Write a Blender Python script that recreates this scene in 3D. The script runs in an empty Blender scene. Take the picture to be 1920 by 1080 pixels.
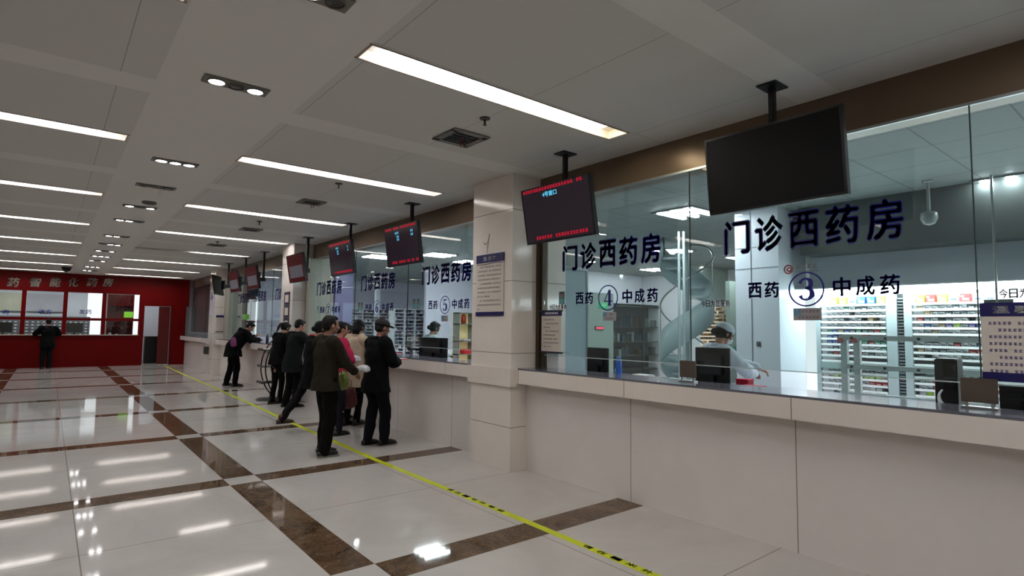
import bpy, bmesh, math, random
from mathutils import Vector, Matrix, noise
random.seed(7)
SC = bpy.context.scene
COL = SC.collection
# ------------------------------------------------------------------ camera
F_PX, YAW, PITCH, ROLL = 1068.6358, 0.681286, 0.0697468, 0.0117773
CAMP = Vector((0, 0, 1.55))
_fw = Vector((math.sin(YAW)*math.cos(PITCH), math.cos(YAW)*math.cos(PITCH), math.sin(PITCH)))
_r0 = Vector((math.cos(YAW), -math.sin(YAW), 0)); _u0 = _r0.cross(_fw)
_r = _r0*math.cos(ROLL) + _u0*math.sin(ROLL); _u = -_r0*math.sin(ROLL) + _u0*math.cos(ROLL)
cam_data = bpy.data.cameras.new('camera'); cam = bpy.data.objects.new('camera', cam_data); COL.objects.link(cam)
cam_data.sensor_width = 36.0; cam_data.lens = F_PX/1920*36.0
cam_data.clip_start = 0.05; cam_data.clip_end = 200
cam.matrix_world = Matrix(((_r.x, _u.x, -_fw.x, CAMP.x), (_r.y, _u.y, -_fw.y, CAMP.y), (_r.z, _u.z, -_fw.z, CAMP.z), (0, 0, 0, 1)))
SC.camera = cam
def at(u, v, ax, val):
    """a measured photo point taken onto the real plane axis=val"""
    d = _fw*F_PX + _r*(u-960) + _u*(540-v)
    return CAMP + d*((val-CAMP[ax])/d[ax])
# ------------------------------------------------------------------ world, exposure
w = bpy.data.worlds.new('world'); SC.world = w; w.use_nodes = True
w.node_tree.nodes['Background'].inputs[0].default_value = (0.55, 0.6, 0.7, 1)
w.node_tree.nodes['Background'].inputs[1].default_value = 0.02
SC.view_settings.view_transform = 'Standard'; SC.view_settings.look = 'None'
SC.view_settings.gamma = 1.0; SC.view_settings.use_curve_mapping = False
SC.view_settings.exposure = 0.0
STRIP_E, STRIP_COL = 20.5, (1.0, 0.99, 1.0)      # hall light strips
INT_E, INT_COL = 105.0, (0.92, 0.955, 1.0)       # dispensary lights
SPOT_E = 40.0
# ------------------------------------------------------------------ sizes
CEIL, IC = 3.27, 3.10         # hall ceiling, dispensary ceiling
WX, PX, SX, GX = 4.155, 3.93, 3.99, 4.33   # counter wall, pillar front, fascia front, glass plane
XL, YB, YR = -7.0, -4.5, 25.3  # left wall, wall behind, red wall
PIL = [(4.85, 5.60), (12.12, 12.87), (19.30, 20.05)]
# ------------------------------------------------------------------ materials
def s2l(c):
    return tuple((v/12.92 if v <= 0.04045 else ((v+0.055)/1.055)**2.4) for v in c)
_M = {}
def mat(name, rgb=(200, 200, 200), rough=0.5, metal=0.0, emit=None, es=0.0, spec=0.5, coat=0.0, noise_amt=0.0, nscale=8.0, bump=0.0, alpha=1.0):
    if name in _M: return _M[name]
    m = bpy.data.materials.new(name); m.use_nodes = True; nt = m.node_tree
    b = nt.nodes['Principled BSDF']
    c = s2l([v/255 for v in rgb])
    b.inputs['Base Color'].default_value = (*c, 1); b.inputs['Roughness'].default_value = rough
    b.inputs['Metallic'].default_value = metal; b.inputs['Specular IOR Level'].default_value = spec
    b.inputs['Coat Weight'].default_value = coat
    if alpha < 1: b.inputs['Alpha'].default_value = alpha
    if emit:
        e = s2l([v/255 for v in emit]); b.inputs['Emission Color'].default_value = (*e, 1); b.inputs['Emission Strength'].default_value = es
    if noise_amt > 0 or bump > 0:
        tc = nt.nodes.new('ShaderNodeTexCoord'); nz = nt.nodes.new('ShaderNodeTexNoise')
        nz.inputs['Scale'].default_value = nscale; nz.inputs['Detail'].default_value = 5
        nt.links.new(tc.outputs['Object'], nz.inputs['Vector'])
        if noise_amt > 0:
            mx = nt.nodes.new('ShaderNodeMix'); mx.data_type = 'RGBA'
            mx.inputs[6].default_value = (*[max(0, v*(1-noise_amt)) for v in c], 1)
            mx.inputs[7].default_value = (*[min(1, v*(1+noise_amt)) for v in c], 1)
            nt.links.new(nz.outputs['Fac'], mx.inputs[0]); nt.links.new(mx.outputs[2], b.inputs['Base Color'])
        if bump > 0:
            bp = nt.nodes.new('ShaderNodeBump'); bp.inputs['Strength'].default_value = bump; bp.inputs['Distance'].default_value = 0.01
            nt.links.new(nz.outputs['Fac'], bp.inputs['Height']); nt.links.new(bp.outputs[0], b.inputs['Normal'])
    _M[name] = m; return m
def emis(name, rgb, strength):
    if name in _M: return _M[name]
    m = bpy.data.materials.new(name); m.use_nodes = True; nt = m.node_tree
    for n in list(nt.nodes): nt.nodes.remove(n)
    e = nt.nodes.new('ShaderNodeEmission'); o = nt.nodes.new('ShaderNodeOutputMaterial')
    e.inputs[0].default_value = (*rgb, 1); e.inputs[1].default_value = strength
    nt.links.new(e.outputs[0], o.inputs[0]); _M[name] = m; return m
def glassmat(name, tint=(0.80, 0.90, 0.88), refl=1.5, rough=0.0):
    if name in _M: return _M[name]
    m = bpy.data.materials.new(name); m.use_nodes = True; nt = m.node_tree
    for n in list(nt.nodes): nt.nodes.remove(n)
    t = nt.nodes.new('ShaderNodeBsdfTransparent'); g = nt.nodes.new('ShaderNodeBsdfGlossy'); f = nt.nodes.new('ShaderNodeFresnel')
    mx = nt.nodes.new('ShaderNodeMixShader'); o = nt.nodes.new('ShaderNodeOutputMaterial')
    t.inputs[0].default_value = (*tint, 1); g.inputs['Roughness'].default_value = rough
    ge = nt.nodes.new('ShaderNodeNewGeometry'); mr = nt.nodes.new('ShaderNodeMapRange')   # same reflectance from both sides of a face
    mr.inputs['To Min'].default_value = refl; mr.inputs['To Max'].default_value = 1/refl
    nt.links.new(ge.outputs['Backfacing'], mr.inputs['Value']); nt.links.new(mr.outputs[0], f.inputs[0])
    nt.links.new(f.outputs[0], mx.inputs[0]); nt.links.new(t.outputs[0], mx.inputs[1]); nt.links.new(g.outputs[0], mx.inputs[2])
    nt.links.new(mx.outputs[0], o.inputs[0]); _M[name] = m; return m
def marble(name, c1, c2, vein, rough, scale=1.3, tiles=None, joint=(120, 110, 100), jw=0.004, coat=0.0, spec=0.5):
    """polished stone; tiles=(axisA, offA, stepA, axisB, offB, stepB) draws real joints by position"""
    m = bpy.data.materials.new(name); m.use_nodes = True; nt = m.node_tree; L = nt.links
    b = nt.nodes['Principled BSDF']; b.inputs['Roughness'].default_value = rough
    b.inputs['Coat Weight'].default_value = coat; b.inputs['Coat Roughness'].default_value = 0.03
    b.inputs['Specular IOR Level'].default_value = spec
    geo = nt.nodes.new('ShaderNodeNewGeometry')
    nz = nt.nodes.new('ShaderNodeTexNoise'); nz.inputs['Scale'].default_value = scale; nz.inputs['Detail'].default_value = 8; nz.inputs['Roughness'].default_value = 0.65
    nz.inputs['Distortion'].default_value = 1.2
    L.new(geo.outputs['Position'], nz.inputs['Vector'])
    cr = nt.nodes.new('ShaderNodeValToRGB'); e = cr.color_ramp.elements
    e[0].position = 0.35; e[0].color = (*s2l([v/255 for v in c1]), 1); e[1].position = 0.65; e[1].color = (*s2l([v/255 for v in c2]), 1)
    L.new(nz.outputs['Fac'], cr.inputs[0]); last = cr.outputs[0]
    if vein:
        n2 = nt.nodes.new('ShaderNodeTexNoise'); n2.inputs['Scale'].default_value = scale*2.5; n2.inputs['Detail'].default_value = 6; n2.inputs['Distortion'].default_value = 2.5
        L.new(geo.outputs['Position'], n2.inputs['Vector'])
        r2 = nt.nodes.new('ShaderNodeValToRGB'); q = r2.color_ramp.elements
        q[0].position = 0.485; q[0].color = (0, 0, 0, 1); q[1].position = 0.5; q[1].color = (1, 1, 1, 1)
        q2 = r2.color_ramp.elements.new(0.515); q2.color = (0, 0, 0, 1)
        L.new(n2.outputs['Fac'], r2.inputs[0])
        mx = nt.nodes.new('ShaderNodeMix'); mx.data_type = 'RGBA'; mx.inputs[7].default_value = (*s2l([v/255 for v in vein]), 1)
        mu = nt.nodes.new('ShaderNodeMath'); mu.operation = 'MULTIPLY'; mu.inputs[1].default_value = 0.55
        L.new(r2.outputs[0], mu.inputs[0]); L.new(mu.outputs[0], mx.inputs[0]); L.new(last, mx.inputs[6]); last = mx.outputs[2]
    if tiles:
        sep = nt.nodes.new('ShaderNodeSeparateXYZ'); L.new(geo.outputs['Position'], sep.inputs[0])
        acc = None
        for ax, off, step in tiles:
            a1 = nt.nodes.new('ShaderNodeMath'); a1.operation = 'SUBTRACT'; a1.inputs[1].default_value = off - jw/2; L.new(sep.outputs[ax], a1.inputs[0])
            a2 = nt.nodes.new('ShaderNodeMath'); a2.operation = 'FLOORED_MODULO'; a2.inputs[1].default_value = step; L.new(a1.outputs[0], a2.inputs[0])
            a3 = nt.nodes.new('ShaderNodeMath'); a3.operation = 'LESS_THAN'; a3.inputs[1].default_value = jw; L.new(a2.outputs[0], a3.inputs[0])
            if acc is None: acc = a3.outputs[0]
            else:
                a4 = nt.nodes.new('ShaderNodeMath'); a4.operation = 'MAXIMUM'; L.new(acc, a4.inputs[0]); L.new(a3.outputs[0], a4.inputs[1]); acc = a4.outputs[0]
        mx = nt.nodes.new('ShaderNodeMix'); mx.data_type = 'RGBA'; mx.inputs[7].default_value = (*s2l([v/255 for v in joint]), 1)
        L.new(acc, mx.inputs[0]); L.new(last, mx.inputs[6]); last = mx.outputs[2]
    L.new(last, b.inputs['Base Color']); _M[name] = m; return m
FLOOR_L = marble('floor_marble_light', (176, 172, 168), (186, 182, 178), None, 0.04, 0.9, spec=0.15)
FLOOR_D = marble('floor_marble_dark', (66, 50, 38), (102, 82, 64), (150, 130, 100), 0.04, 3.0, spec=0.15)
STONE = marble('wall_stone', (218, 210, 206), (224, 217, 213), None, 0.16, 0.7, tiles=[(1, 1.912, 1.477)], joint=(120, 108, 98), jw=0.006)
STONE_P = marble('pillar_stone', (218, 209, 201), (224, 216, 209), None, 0.12, 0.8, tiles=[(2, 2.07, 0.80)], joint=(110, 100, 90), jw=0.006)
FASC = marble('fascia_stone', (215, 205, 198), (221, 212, 206), None, 0.2, 0.8, tiles=[(1, 1.863, 1.468)], joint=(110, 100, 90), jw=0.006)
GRANITE = mat('granite_worktop', (98, 100, 112), 0.12, noise_amt=0.25, nscale=60)
CEIL_B = mat('ceiling_paint', (219, 215, 210), 0.7, noise_amt=0.02, nscale=2)
def panelmat(name, rgb, offx, stepx, offy, stepy, jw=0.006, dots=True):
    m = mat(name, rgb, 0.65); nt = m.node_tree; L = nt.links; b = nt.nodes['Principled BSDF']
    geo = nt.nodes.new('ShaderNodeNewGeometry'); sep = nt.nodes.new('ShaderNodeSeparateXYZ'); L.new(geo.outputs['Position'], sep.inputs[0]); acc = None
    for ax, off, step in ((0, offx, stepx), (1, offy, stepy)):
        a1 = nt.nodes.new('ShaderNodeMath'); a1.operation = 'SUBTRACT'; a1.inputs[1].default_value = off; L.new(sep.outputs[ax], a1.inputs[0])
        a2 = nt.nodes.new('ShaderNodeMath'); a2.operation = 'FLOORED_MODULO'; a2.inputs[1].default_value = step; L.new(a1.outputs[0], a2.inputs[0])
        a3 = nt.nodes.new('ShaderNodeMath'); a3.operation = 'LESS_THAN'; a3.inputs[1].default_value = jw; L.new(a2.outputs[0], a3.inputs[0])
        if acc is None: acc = a3.outputs[0]
        else:
            a4 = nt.nodes.new('ShaderNodeMath'); a4.operation = 'MAXIMUM'; L.new(acc, a4.inputs[0]); L.new(a3.outputs[0], a4.inputs[1]); acc = a4.outputs[0]
    c = s2l([v/255 for v in rgb])
    mx = nt.nodes.new('ShaderNodeMix'); mx.data_type = 'RGBA'; mx.inputs[6].default_value = (*c, 1); mx.inputs[7].default_value = (*[v*0.55 for v in c], 1)
    L.new(acc, mx.inputs[0]); L.new(mx.outputs[2], b.inputs['Base Color']); return m
CEIL_P = panelmat('ceiling_metal_panels', (205, 201, 196), 1.5, 1.21, 4.65, 1.51)
ICEIL = panelmat('dispensary_ceiling_tiles', (160, 168, 165), 4.4, 0.6, 0.2, 0.6, 0.012)
WHITE = mat('white_paint', (214, 218, 222), 0.5)
WHITE_G = mat('white_gloss_panel', (205, 214, 222), 0.25)
LINER = mat('trough_liner', (235, 228, 220), 0.4)
RED = mat('red_lacquered_wood', (100, 7, 8), 0.35, spec=0.1, noise_amt=0.15, nscale=3)
RED_D = mat('dark_red_wood', (84, 12, 12), 0.25, noise_amt=0.2, nscale=5)
BRONZE = mat('bronze_bulkhead', (112, 94, 76), 0.28, metal=0.35, noise_amt=0.1, nscale=1.5)
FRAME = mat('dark_bronze_frame', (72, 62, 50), 0.3, metal=0.5)
ALU = mat('aluminium', (170, 176, 176), 0.3, metal=0.9)
STEEL = mat('brushed_steel', (120, 108, 98), 0.35, metal=0.85)
BLK = mat('black_plastic', (14, 14, 16), 0.35)
BLKG = mat('black_gloss_screen', (6, 6, 8), 0.08)
SCR = mat('lit_black_screen', (10, 9, 12), 0.12, emit=(46, 36, 44), es=0.5)
BLUE = mat('navy_vinyl', (22, 24, 120), 0.4)
NAVY = mat('navy_board', (24, 22, 84), 0.35)
PAPER = mat('off_white_board', (205, 196, 186), 0.4)
INK = mat('grey_print', (110, 104, 108), 0.6)
INKB = mat('violet_print', (84, 74, 120), 0.6)
WTXT = mat('white_print', (225, 225, 228), 0.5)
REDT = emis('red_led', (1.0, 0.02, 0.06), 0.5)
CYAN = emis('cyan_led', (0.12, 0.60, 0.9), 0.9)
YEL = mat('yellow_tape', (196, 206, 20), 0.4)
TBLK = mat('tape_print', (40, 44, 10), 0.5)
SILVER = mat('silver_letters', (240, 236, 226), 0.5)
GLASS = glassmat('green_tinted_glass', (0.885, 0.935, 0.93), 1.6)
GLASSC = glassmat('clear_glass', (0.93, 0.96, 0.95), 1.5)
FROST = mat('frosted_panel', (150, 172, 176), 0.5)
TUBE = emis('hall_strip_light', STRIP_COL, STRIP_E)
TUBEW = emis('hall_strip_light_warm', (1.0, 0.90, 0.66), STRIP_E)
ITUBE = emis('dispensary_tube', INT_COL, INT_E)
SPOT = emis('downlight_lamp', (1.0, 0.98, 0.97), SPOT_E)
# ------------------------------------------------------------------ mesh helper
class MB:
    def __init__(s): s.v = []; s.f = []; s.mi = []; s.cur = 0; s.sm = []
    def add(s, vs, fs, smooth=False):
        o = len(s.v); s.v += [tuple(v) for v in vs]
        for f in fs: s.f.append([i+o for i in f]); s.mi.append(s.cur); s.sm.append(smooth)
        return s
    def box(s, x0, x1, y0, y1, z0, z1):
        x0, x1 = sorted((x0, x1)); y0, y1 = sorted((y0, y1)); z0, z1 = sorted((z0, z1))
        v = [(x0,y0,z0),(x1,y0,z0),(x1,y1,z0),(x0,y1,z0),(x0,y0,z1),(x1,y0,z1),(x1,y1,z1),(x0,y1,z1)]
        return s.add(v, [(3,2,1,0),(4,5,6,7),(0,1,5,4),(1,2,6,5),(2,3,7,6),(3,0,4,7)])
    def obox(s, M, a, b, c):
        """box of full size a,b,c centred at matrix M"""
        v = [M @ Vector((x*a/2, y*b/2, z*c/2)) for z in (-1, 1) for x, y in ((-1,-1),(1,-1),(1,1),(-1,1))]
        return s.add(v, [(3,2,1,0),(4,5,6,7),(0,1,5,4),(1,2,6,5),(2,3,7,6),(3,0,4,7)])
    def rbox(s, x0, x1, y0, y1, z0, z1, r=0.004):
        """box with chamfered edges"""
        bm = bmesh.new(); bmesh.ops.create_cube(bm, size=1)
        for v in bm.verts: v.co = Vector(((x0+x1)/2+v.co.x*(x1-x0), (y0+y1)/2+v.co.y*(y1-y0), (z0+z1)/2+v.co.z*(z1-z0)))
        bmesh.ops.bevel(bm, geom=list(bm.edges), offset=r, segments=2, affect='EDGES', clamp_overlap=True)
        bm.verts.index_update(); s.add([v.co.copy() for v in bm.verts], [[v.index for v in f.verts] for f in bm.faces]); bm.free(); return s
    def lathe(s, c, prof, n=20, M=None, smooth=True):
        """profile [(r,z)...] turned about local z at c"""
        vs = []; fs = []; c = Vector(c)
        for r, z in prof:
            for k in range(n):
                a = 2*math.pi*k/n; p = Vector((r*math.cos(a), r*math.sin(a), z))
                if M: p = M @ p
                vs.append(c+p)
        for i in range(len(prof)-1):
            for k in range(n): k2 = (k+1) % n; fs.append((i*n+k, i*n+k2, (i+1)*n+k2, (i+1)*n+k))
        fs.append(tuple(reversed(range(n)))); fs.append(tuple(range((len(prof)-1)*n, len(prof)*n)))
        return s.add(vs, fs, smooth)
    def cyl(s, c, r, z0, z1, n=16): return s.lathe((c[0], c[1], 0), [(r, z0), (r, z1)], n, smooth=False)
    def tube(s, pts, rad, n=10, lat=None, sub=4, cap=True):
        """smooth tube through pts; rad entries float or (lateral, depth)"""
        P = [Vector(p) for p in pts]; Rr = [(r, r) if not isinstance(r, (tuple, list)) else tuple(r) for r in rad]
        C = []; m = len(P)
        if sub > 1 and m > 2:
            for i in range(m-1):
                p0, p1, p2, p3 = P[max(i-1, 0)], P[i], P[i+1], P[min(i+2, m-1)]
                for k in range(sub):
                    t = k/sub; t2 = t*t; t3 = t2*t
                    q = 0.5*((2*p1) + (p2-p0)*t + (2*p0-5*p1+4*p2-p3)*t2 + (3*p1-p0-3*p2+p3)*t3)
                    e = t*t*(3-2*t); C.append((q, (Rr[i][0]*(1-e)+Rr[i+1][0]*e, Rr[i][1]*(1-e)+Rr[i+1][1]*e)))
            C.append((P[-1], Rr[-1]))
        else: C = list(zip(P, Rr))
        k = len(C); T = []
        for i in range(k):
            t = C[min(i+1, k-1)][0]-C[max(i-1, 0)][0]; T.append(t.normalized() if t.length > 1e-9 else Vector((0, 0, 1)))
        L0 = Vector(lat) if lat else (Vector((1, 0, 0)) if abs(T[0].x) < 0.8 else Vector((0, 1, 0)))
        rings = []
        if cap:
            for a in (0.25, 0.6, 0.87): pass
        def ring(c, t, L, ra, rb):
            a = (L - t*L.dot(t)); a = a.normalized() if a.length > 1e-6 else t.orthogonal().normalized(); b = t.cross(a)
            return [c + a*(ra*math.cos(2*math.pi*j/n)) + b*(rb*math.sin(2*math.pi*j/n)) for j in range(n)], a
        L = L0
        if cap:
            rr = min(C[0][1])
            for ang in (80, 50, 22):
                A = math.radians(ang); vv, _ = ring(C[0][0]-T[0]*rr*math.sin(A), T[0], L, C[0][1][0]*math.cos(A), C[0][1][1]*math.cos(A)); rings.append(vv)
        for i in range(k):
            vv, a = ring(C[i][0], T[i], L, *C[i][1]); rings.append(vv)
            if not lat: L = a
        if cap:
            rr = min(C[-1][1])
            for ang in (22, 50, 80):
                A = math.radians(ang); vv, _ = ring(C[-1][0]+T[-1]*rr*math.sin(A), T[-1], L, C[-1][1][0]*math.cos(A), C[-1][1][1]*math.cos(A)); rings.append(vv)
        vs = [v for r_ in rings for v in r_]; fs = []
        for i in range(len(rings)-1):
            for j in range(n): j2 = (j+1) % n; fs.append((i*n+j, i*n+j2, (i+1)*n+j2, (i+1)*n+j))
        fs.append(tuple(reversed(range(n)))); fs.append(tuple(range((len(rings)-1)*n, len(rings)*n)))
        return s.add(vs, fs, True)
    def ball(s, c, r, M=None, n=16):
        """ellipsoid radii r=(x,y,z) turned by M"""
        r = (r, r, r) if not isinstance(r, (tuple, list)) else r; vs = []; c = Vector(c); h = n//2
        for i in range(1, h):
            th = math.pi*i/h
            for j in range(n):
                ph = 2*math.pi*j/n; p = Vector((r[0]*math.sin(th)*math.cos(ph), r[1]*math.sin(th)*math.sin(ph), r[2]*math.cos(th)))
                vs.append(c + (M @ p if M else p))
        a = len(vs); t = Vector((0, 0, r[2])); t = M @ t if M else t; vs += [c+t, c-t]; fs = []
        for i in range(h-2):
            for j in range(n): j2 = (j+1) % n; fs.append((i*n+j, (i+1)*n+j, (i+1)*n+j2, i*n+j2))
        for j in range(n): j2 = (j+1) % n; fs.append((a, j, j2)); fs.append((a+1, (h-2)*n+j2, (h-2)*n+j))
        return s.add(vs, fs, True)
    def mesh(s, name, mats):
        me = bpy.data.meshes.new(name); me.from_pydata(s.v, [], s.f)
        for m in (mats if isinstance(mats, (list, tuple)) else [mats]): me.materials.append(m)
        for i, p in enumerate(me.polygons): p.material_index = s.mi[i]; p.use_smooth = s.sm[i]
        me.update(); return me
    def build(s, name, mats, parent=None):
        o = bpy.data.objects.new(name, s.mesh(name, mats)); COL.objects.link(o)
        if parent:
            o.parent = parent; o.matrix_parent_inverse = parent.matrix_basis.inverted()
        return o
def tag(o, label=None, cat=None, group=None, kind=None):
    if label: o['label'] = label
    if cat: o['category'] = cat
    if group: o['group'] = group
    if kind: o['kind'] = kind
    return o
def thing(name, loc, label, cat, group=None, rz=0):
    o = bpy.data.objects.new(name, None); o.empty_display_size = 0.1; COL.objects.link(o); o.location = loc; o.rotation_euler = (0, 0, rz)
    return tag(o, label, cat, group)
def loc_child(parent, name, mb, mats):
    """mesh given in the parent's own space"""
    o = bpy.data.objects.new(name, mb.mesh(name, mats)); COL.objects.link(o); o.parent = parent; return o
def copy_tree(o, parent=None):
    c = o.copy(); COL.objects.link(c); c.parent = parent
    for ch in list(o.children): copy_tree(ch, c)
    return c
def struct(name, mb, mats): return tag(mb.build(name, mats), kind='structure')
# ------------------------------------------------------------------ text
_tc = {}
def text_geo(body, bold=0.0):
    k = (body, bold)
    if k in _tc: return _tc[k]
    c = bpy.data.curves.new('lettering', 'FONT'); c.body = body; c.size = 1.0; c.resolution_u = 3
    o = bpy.data.objects.new('lettering', c); COL.objects.link(o)
    bpy.context.view_layer.update()
    me = bpy.data.meshes.new_from_object(o.evaluated_get(bpy.context.evaluated_depsgraph_get()))
    vs = [v.co.copy() for v in me.vertices]; fs = [list(p.vertices) for p in me.polygons]
    bpy.data.objects.remove(o); bpy.data.curves.remove(c); bpy.data.meshes.remove(me)
    if bold > 0:                       # heavier strokes: the same outline laid over itself, shifted
        n = len(vs); v0 = list(vs); f0 = list(fs)
        for i, (a, b) in enumerate([(bold, 0), (-bold, 0), (0, bold), (0, -bold)]):
            vs += [v + Vector((a, b, 0)) for v in v0]; fs += [[q+n*(i+1) for q in f] for f in f0]
    x0 = min(v.x for v in vs); x1 = max(v.x for v in vs); y0 = min(v.y for v in vs); y1 = max(v.y for v in vs)
    _tc[k] = (vs, fs, x0, x1, y0, y1); return _tc[k]
def text_mb(mb, body, org, right, up, wdt, hgt, bold=0.0, depth=0.002):
    """write body filling wdt x hgt with its lower left corner at org; every sign gets a real thickness"""
    vs, fs, x0, x1, y0, y1 = text_geo(body, bold)
    right = Vector(right); up = Vector(up); nrm = right.cross(up); org = Vector(org)
    sx = wdt/(x1-x0); sy = hgt/(y1-y0)
    A = [org + right*((v.x-x0)*sx) + up*((v.y-y0)*sy) for v in vs]
    n = len(A); B = [a + nrm*depth for a in A]
    E = {}
    for f in fs:
        for i in range(len(f)):
            a, b = f[i], f[(i+1) % len(f)]
            if (b, a) in E: del E[(b, a)]
            else: E[(a, b)] = 1
    F = [[i+n for i in f] for f in fs] + [list(reversed(f)) for f in fs] + [[a, b, b+n, a+n] for a, b in E]
    mb.add(A+B, F)
GR, GU = (0, -1, 0), (0, 0, 1)      # writing read from the hall on the counter side
def spaced(mb, chars, y_start, y_end, z0, h, x, bold, wf=0.86, depth=0.002):
    """separate characters from y_start to y_end (reading direction -y)"""
    n = len(chars); st = (y_start-y_end)/n
    for i, ch in enumerate(chars): text_mb(mb, ch, (x, y_start-i*st-(1-wf)*st/2, z0), GR, GU, st*wf, h, bold, depth)
def stroke(mb, pts, wid, org, right, up, depth=0.002):
    """flat brush stroke with varying width, local units"""
    right = Vector(right); up = Vector(up); nrm = right.cross(up); org = Vector(org); P = [Vector(p).to_2d() for p in pts]; n = len(P); L = []; Rg = []
    C = []; W = []
    for i in range(n-1):
        p0, p1, p2, p3 = P[max(i-1, 0)], P[i], P[i+1], P[min(i+2, n-1)]
        for k in range(5):
            t = k/5; C.append(0.5*((2*p1)+(p2-p0)*t+(2*p0-5*p1+4*p2-p3)*t*t+(3*p1-p0-3*p2+p3)*t**3)); W.append(wid[i]*(1-t)+wid[i+1]*t)
    C.append(P[-1]); W.append(wid[-1]); m = len(C)
    for i in range(m):
        t = (C[min(i+1, m-1)]-C[max(i-1, 0)]).normalized(); q = Vector((-t.y, t.x))
        L.append(C[i]+q*W[i]/2); Rg.append(C[i]-q*W[i]/2)
    def w3(p, d): return org + right*p.x + up*p.y + nrm*d
    vs = [w3(p, 0) for p in L]+[w3(p, 0) for p in Rg]+[w3(p, depth) for p in L]+[w3(p, depth) for p in Rg]; fs = []
    for i in range(m-1):
        fs += [(2*m+i, 3*m+i, 3*m+i+1, 2*m+i+1), (i, i+1, m+i+1, m+i), (i, 2*m+i, 2*m+i+1, i+1), (m+i, m+i+1, 3*m+i+1, 3*m+i)]
    mb.add(vs, fs)
NUM = {
 '3': [([(.08,.78),(.2,.93),(.5,1.0),(.78,.86),(.74,.62),(.42,.54)], [.20,.12,.10,.24,.22,.06]), ([(.42,.54),(.78,.46),(.86,.22),(.6,.02),(.25,.03),(.08,.2)], [.06,.22,.28,.10,.10,.24])],
 '4': [([(.66,1.0),(.66,.5),(.66,0)], [.22,.22,.22]), ([(.62,1.0),(.3,.6),(.04,.28)], [.06,.07,.07]), ([(.02,.28),(.5,.28),(.98,.28)], [.08,.08,.08]), ([(.45,.02),(.66,.02),(.88,.02)], [.05,.05,.05])],
 '5': [([(.2,.96),(.5,.96),(.85,.97)], [.14,.16,.10]), ([(.2,.98),(.18,.75),(.16,.5)], [.06,.06,.06]), ([(.16,.5),(.5,.62),(.82,.45),(.8,.15),(.5,.01),(.22,.04),(.1,.2)], [.06,.10,.26,.26,.10,.10,.22])],
 '6': [([(.84,.86),(.62,.99),(.34,.88),(.16,.55),(.2,.2),(.5,.02)], [.20,.08,.16,.24,.2,.08]), ([(.5,.02),(.8,.12),(.84,.4),(.6,.58),(.3,.48),(.22,.36)], [.08,.2,.24,.1,.08,.06])],
 '7': [([(.08,.92),(.5,.93),(.92,.94)], [.18,.15,.12]), ([(.88,.92),(.6,.5),(.42,.02)], [.08,.18,.26])],
}
def numeral(mb, d, org, right, up, wdt, hgt):
    for pts, wid in NUM[d]: stroke(mb, [(a*wdt, b*hgt) for a, b in pts], [q*wdt*1.3 for q in wid], org, right, up)
def ring_mb(mb, c, right, up, r, rt, n=40, depth=0.002):
    right = Vector(right); up = Vector(up); nrm = right.cross(up); c = Vector(c); vs = []
    for d in (0, depth):
        for rr in (r, r-rt):
            for k in range(n): a = 2*math.pi*k/n; vs.append(c+right*rr*math.cos(a)+up*rr*math.sin(a)+nrm*d)
    fs = []
    for k in range(n):
        j = (k+1) % n; fs += [(2*n+k, 2*n+j, 3*n+j, 3*n+k), (k, n+k, n+j, j), (k, j, 2*n+j, 2*n+k), (n+k, 3*n+k, 3*n+j, n+j)]
    mb.add(vs, fs)
def print_lines(mb, org, right, up, wdt, rows, pitch, h, rnd, indent=(), short={}, depth=0.0012, cw=1.15):
    """rows of small character-sized printed marks, as the unreadable print shows"""
    right = Vector(right); up = Vector(up); nrm = right.cross(up); org = Vector(org)
    for r in range(rows):
        x = (h*cw*2 if r in indent else 0); end = wdt*short.get(r, 1.0)
        while x + h < end:
            if rnd.random() > 0.08:
                for q in range(3):
                    o = org + right*(x+rnd.random()*h*0.12) - up*(r*pitch+q*h*0.36)
                    a, b = h*(0.7+0.25*rnd.random()), h*0.2
                    v = [o, o+right*a, o+right*a+up*b, o+up*b]; v += [p+nrm*depth for p in v]
                    mb.add(v, [(3,2,1,0),(4,5,6,7),(0,1,5,4),(1,2,6,5),(2,3,7,6),(3,0,4,7)])
                o = org + right*(x+h*0.35) - up*(r*pitch+h*0.72); a, b = h*0.2, h*0.9
                v = [o, o+right*a, o+right*a+up*b, o+up*b]; v += [p+nrm*depth*0.9 for p in v]
                mb.add(v, [(3,2,1,0),(4,5,6,7),(0,1,5,4),(1,2,6,5),(2,3,7,6),(3,0,4,7)])
            x += h*cw
# ================================================================== SETTING
# floor: cream fields, dark marble lines, cream squares at the crossings
stx = [(-6.27, -5.97), (-3.62, -3.32), (-1.03, -0.73), (1.445, 1.74)]
cy = [(3.25+2.815*k, 3.25+2.815*k+0.29-0.004*k) for k in range(-3, 9)]
def in_r(v, R): return any(a <= v < b for a, b in R)
xs = sorted({XL, WX+0.15, *[v for r in stx for v in r]}); ys = sorted({YB, YR+4.0, *[v for r in cy for v in r if YB < v < YR+4]})
fl = MB()
for i in range(len(xs)-1):
    for j in range(len(ys)-1):
        a, b = in_r((xs[i]+xs[i+1])/2, stx), in_r((ys[j]+ys[j+1])/2, cy)
        fl.cur = 1 if (a != b and ys[j] < YR) else 0
        fl.add([(xs[i], ys[j], 0), (xs[i+1], ys[j], 0), (xs[i+1], ys[j+1], 0), (xs[i], ys[j+1], 0)], [(0, 1, 2, 3)])
FL2 = marble('floor_marble_jointed', (176, 172, 168), (186, 182, 178), None, 0.052, 0.9, tiles=[(0, 0.24, 100.0), (0, 2.955, 100.0), (0, -2.1, 100.0), (1, 2.035, 2.815)], joint=(128, 120, 112), jw=0.007, spec=0.15)
struct('floor', fl, [FL2, FLOOR_D])
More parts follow.
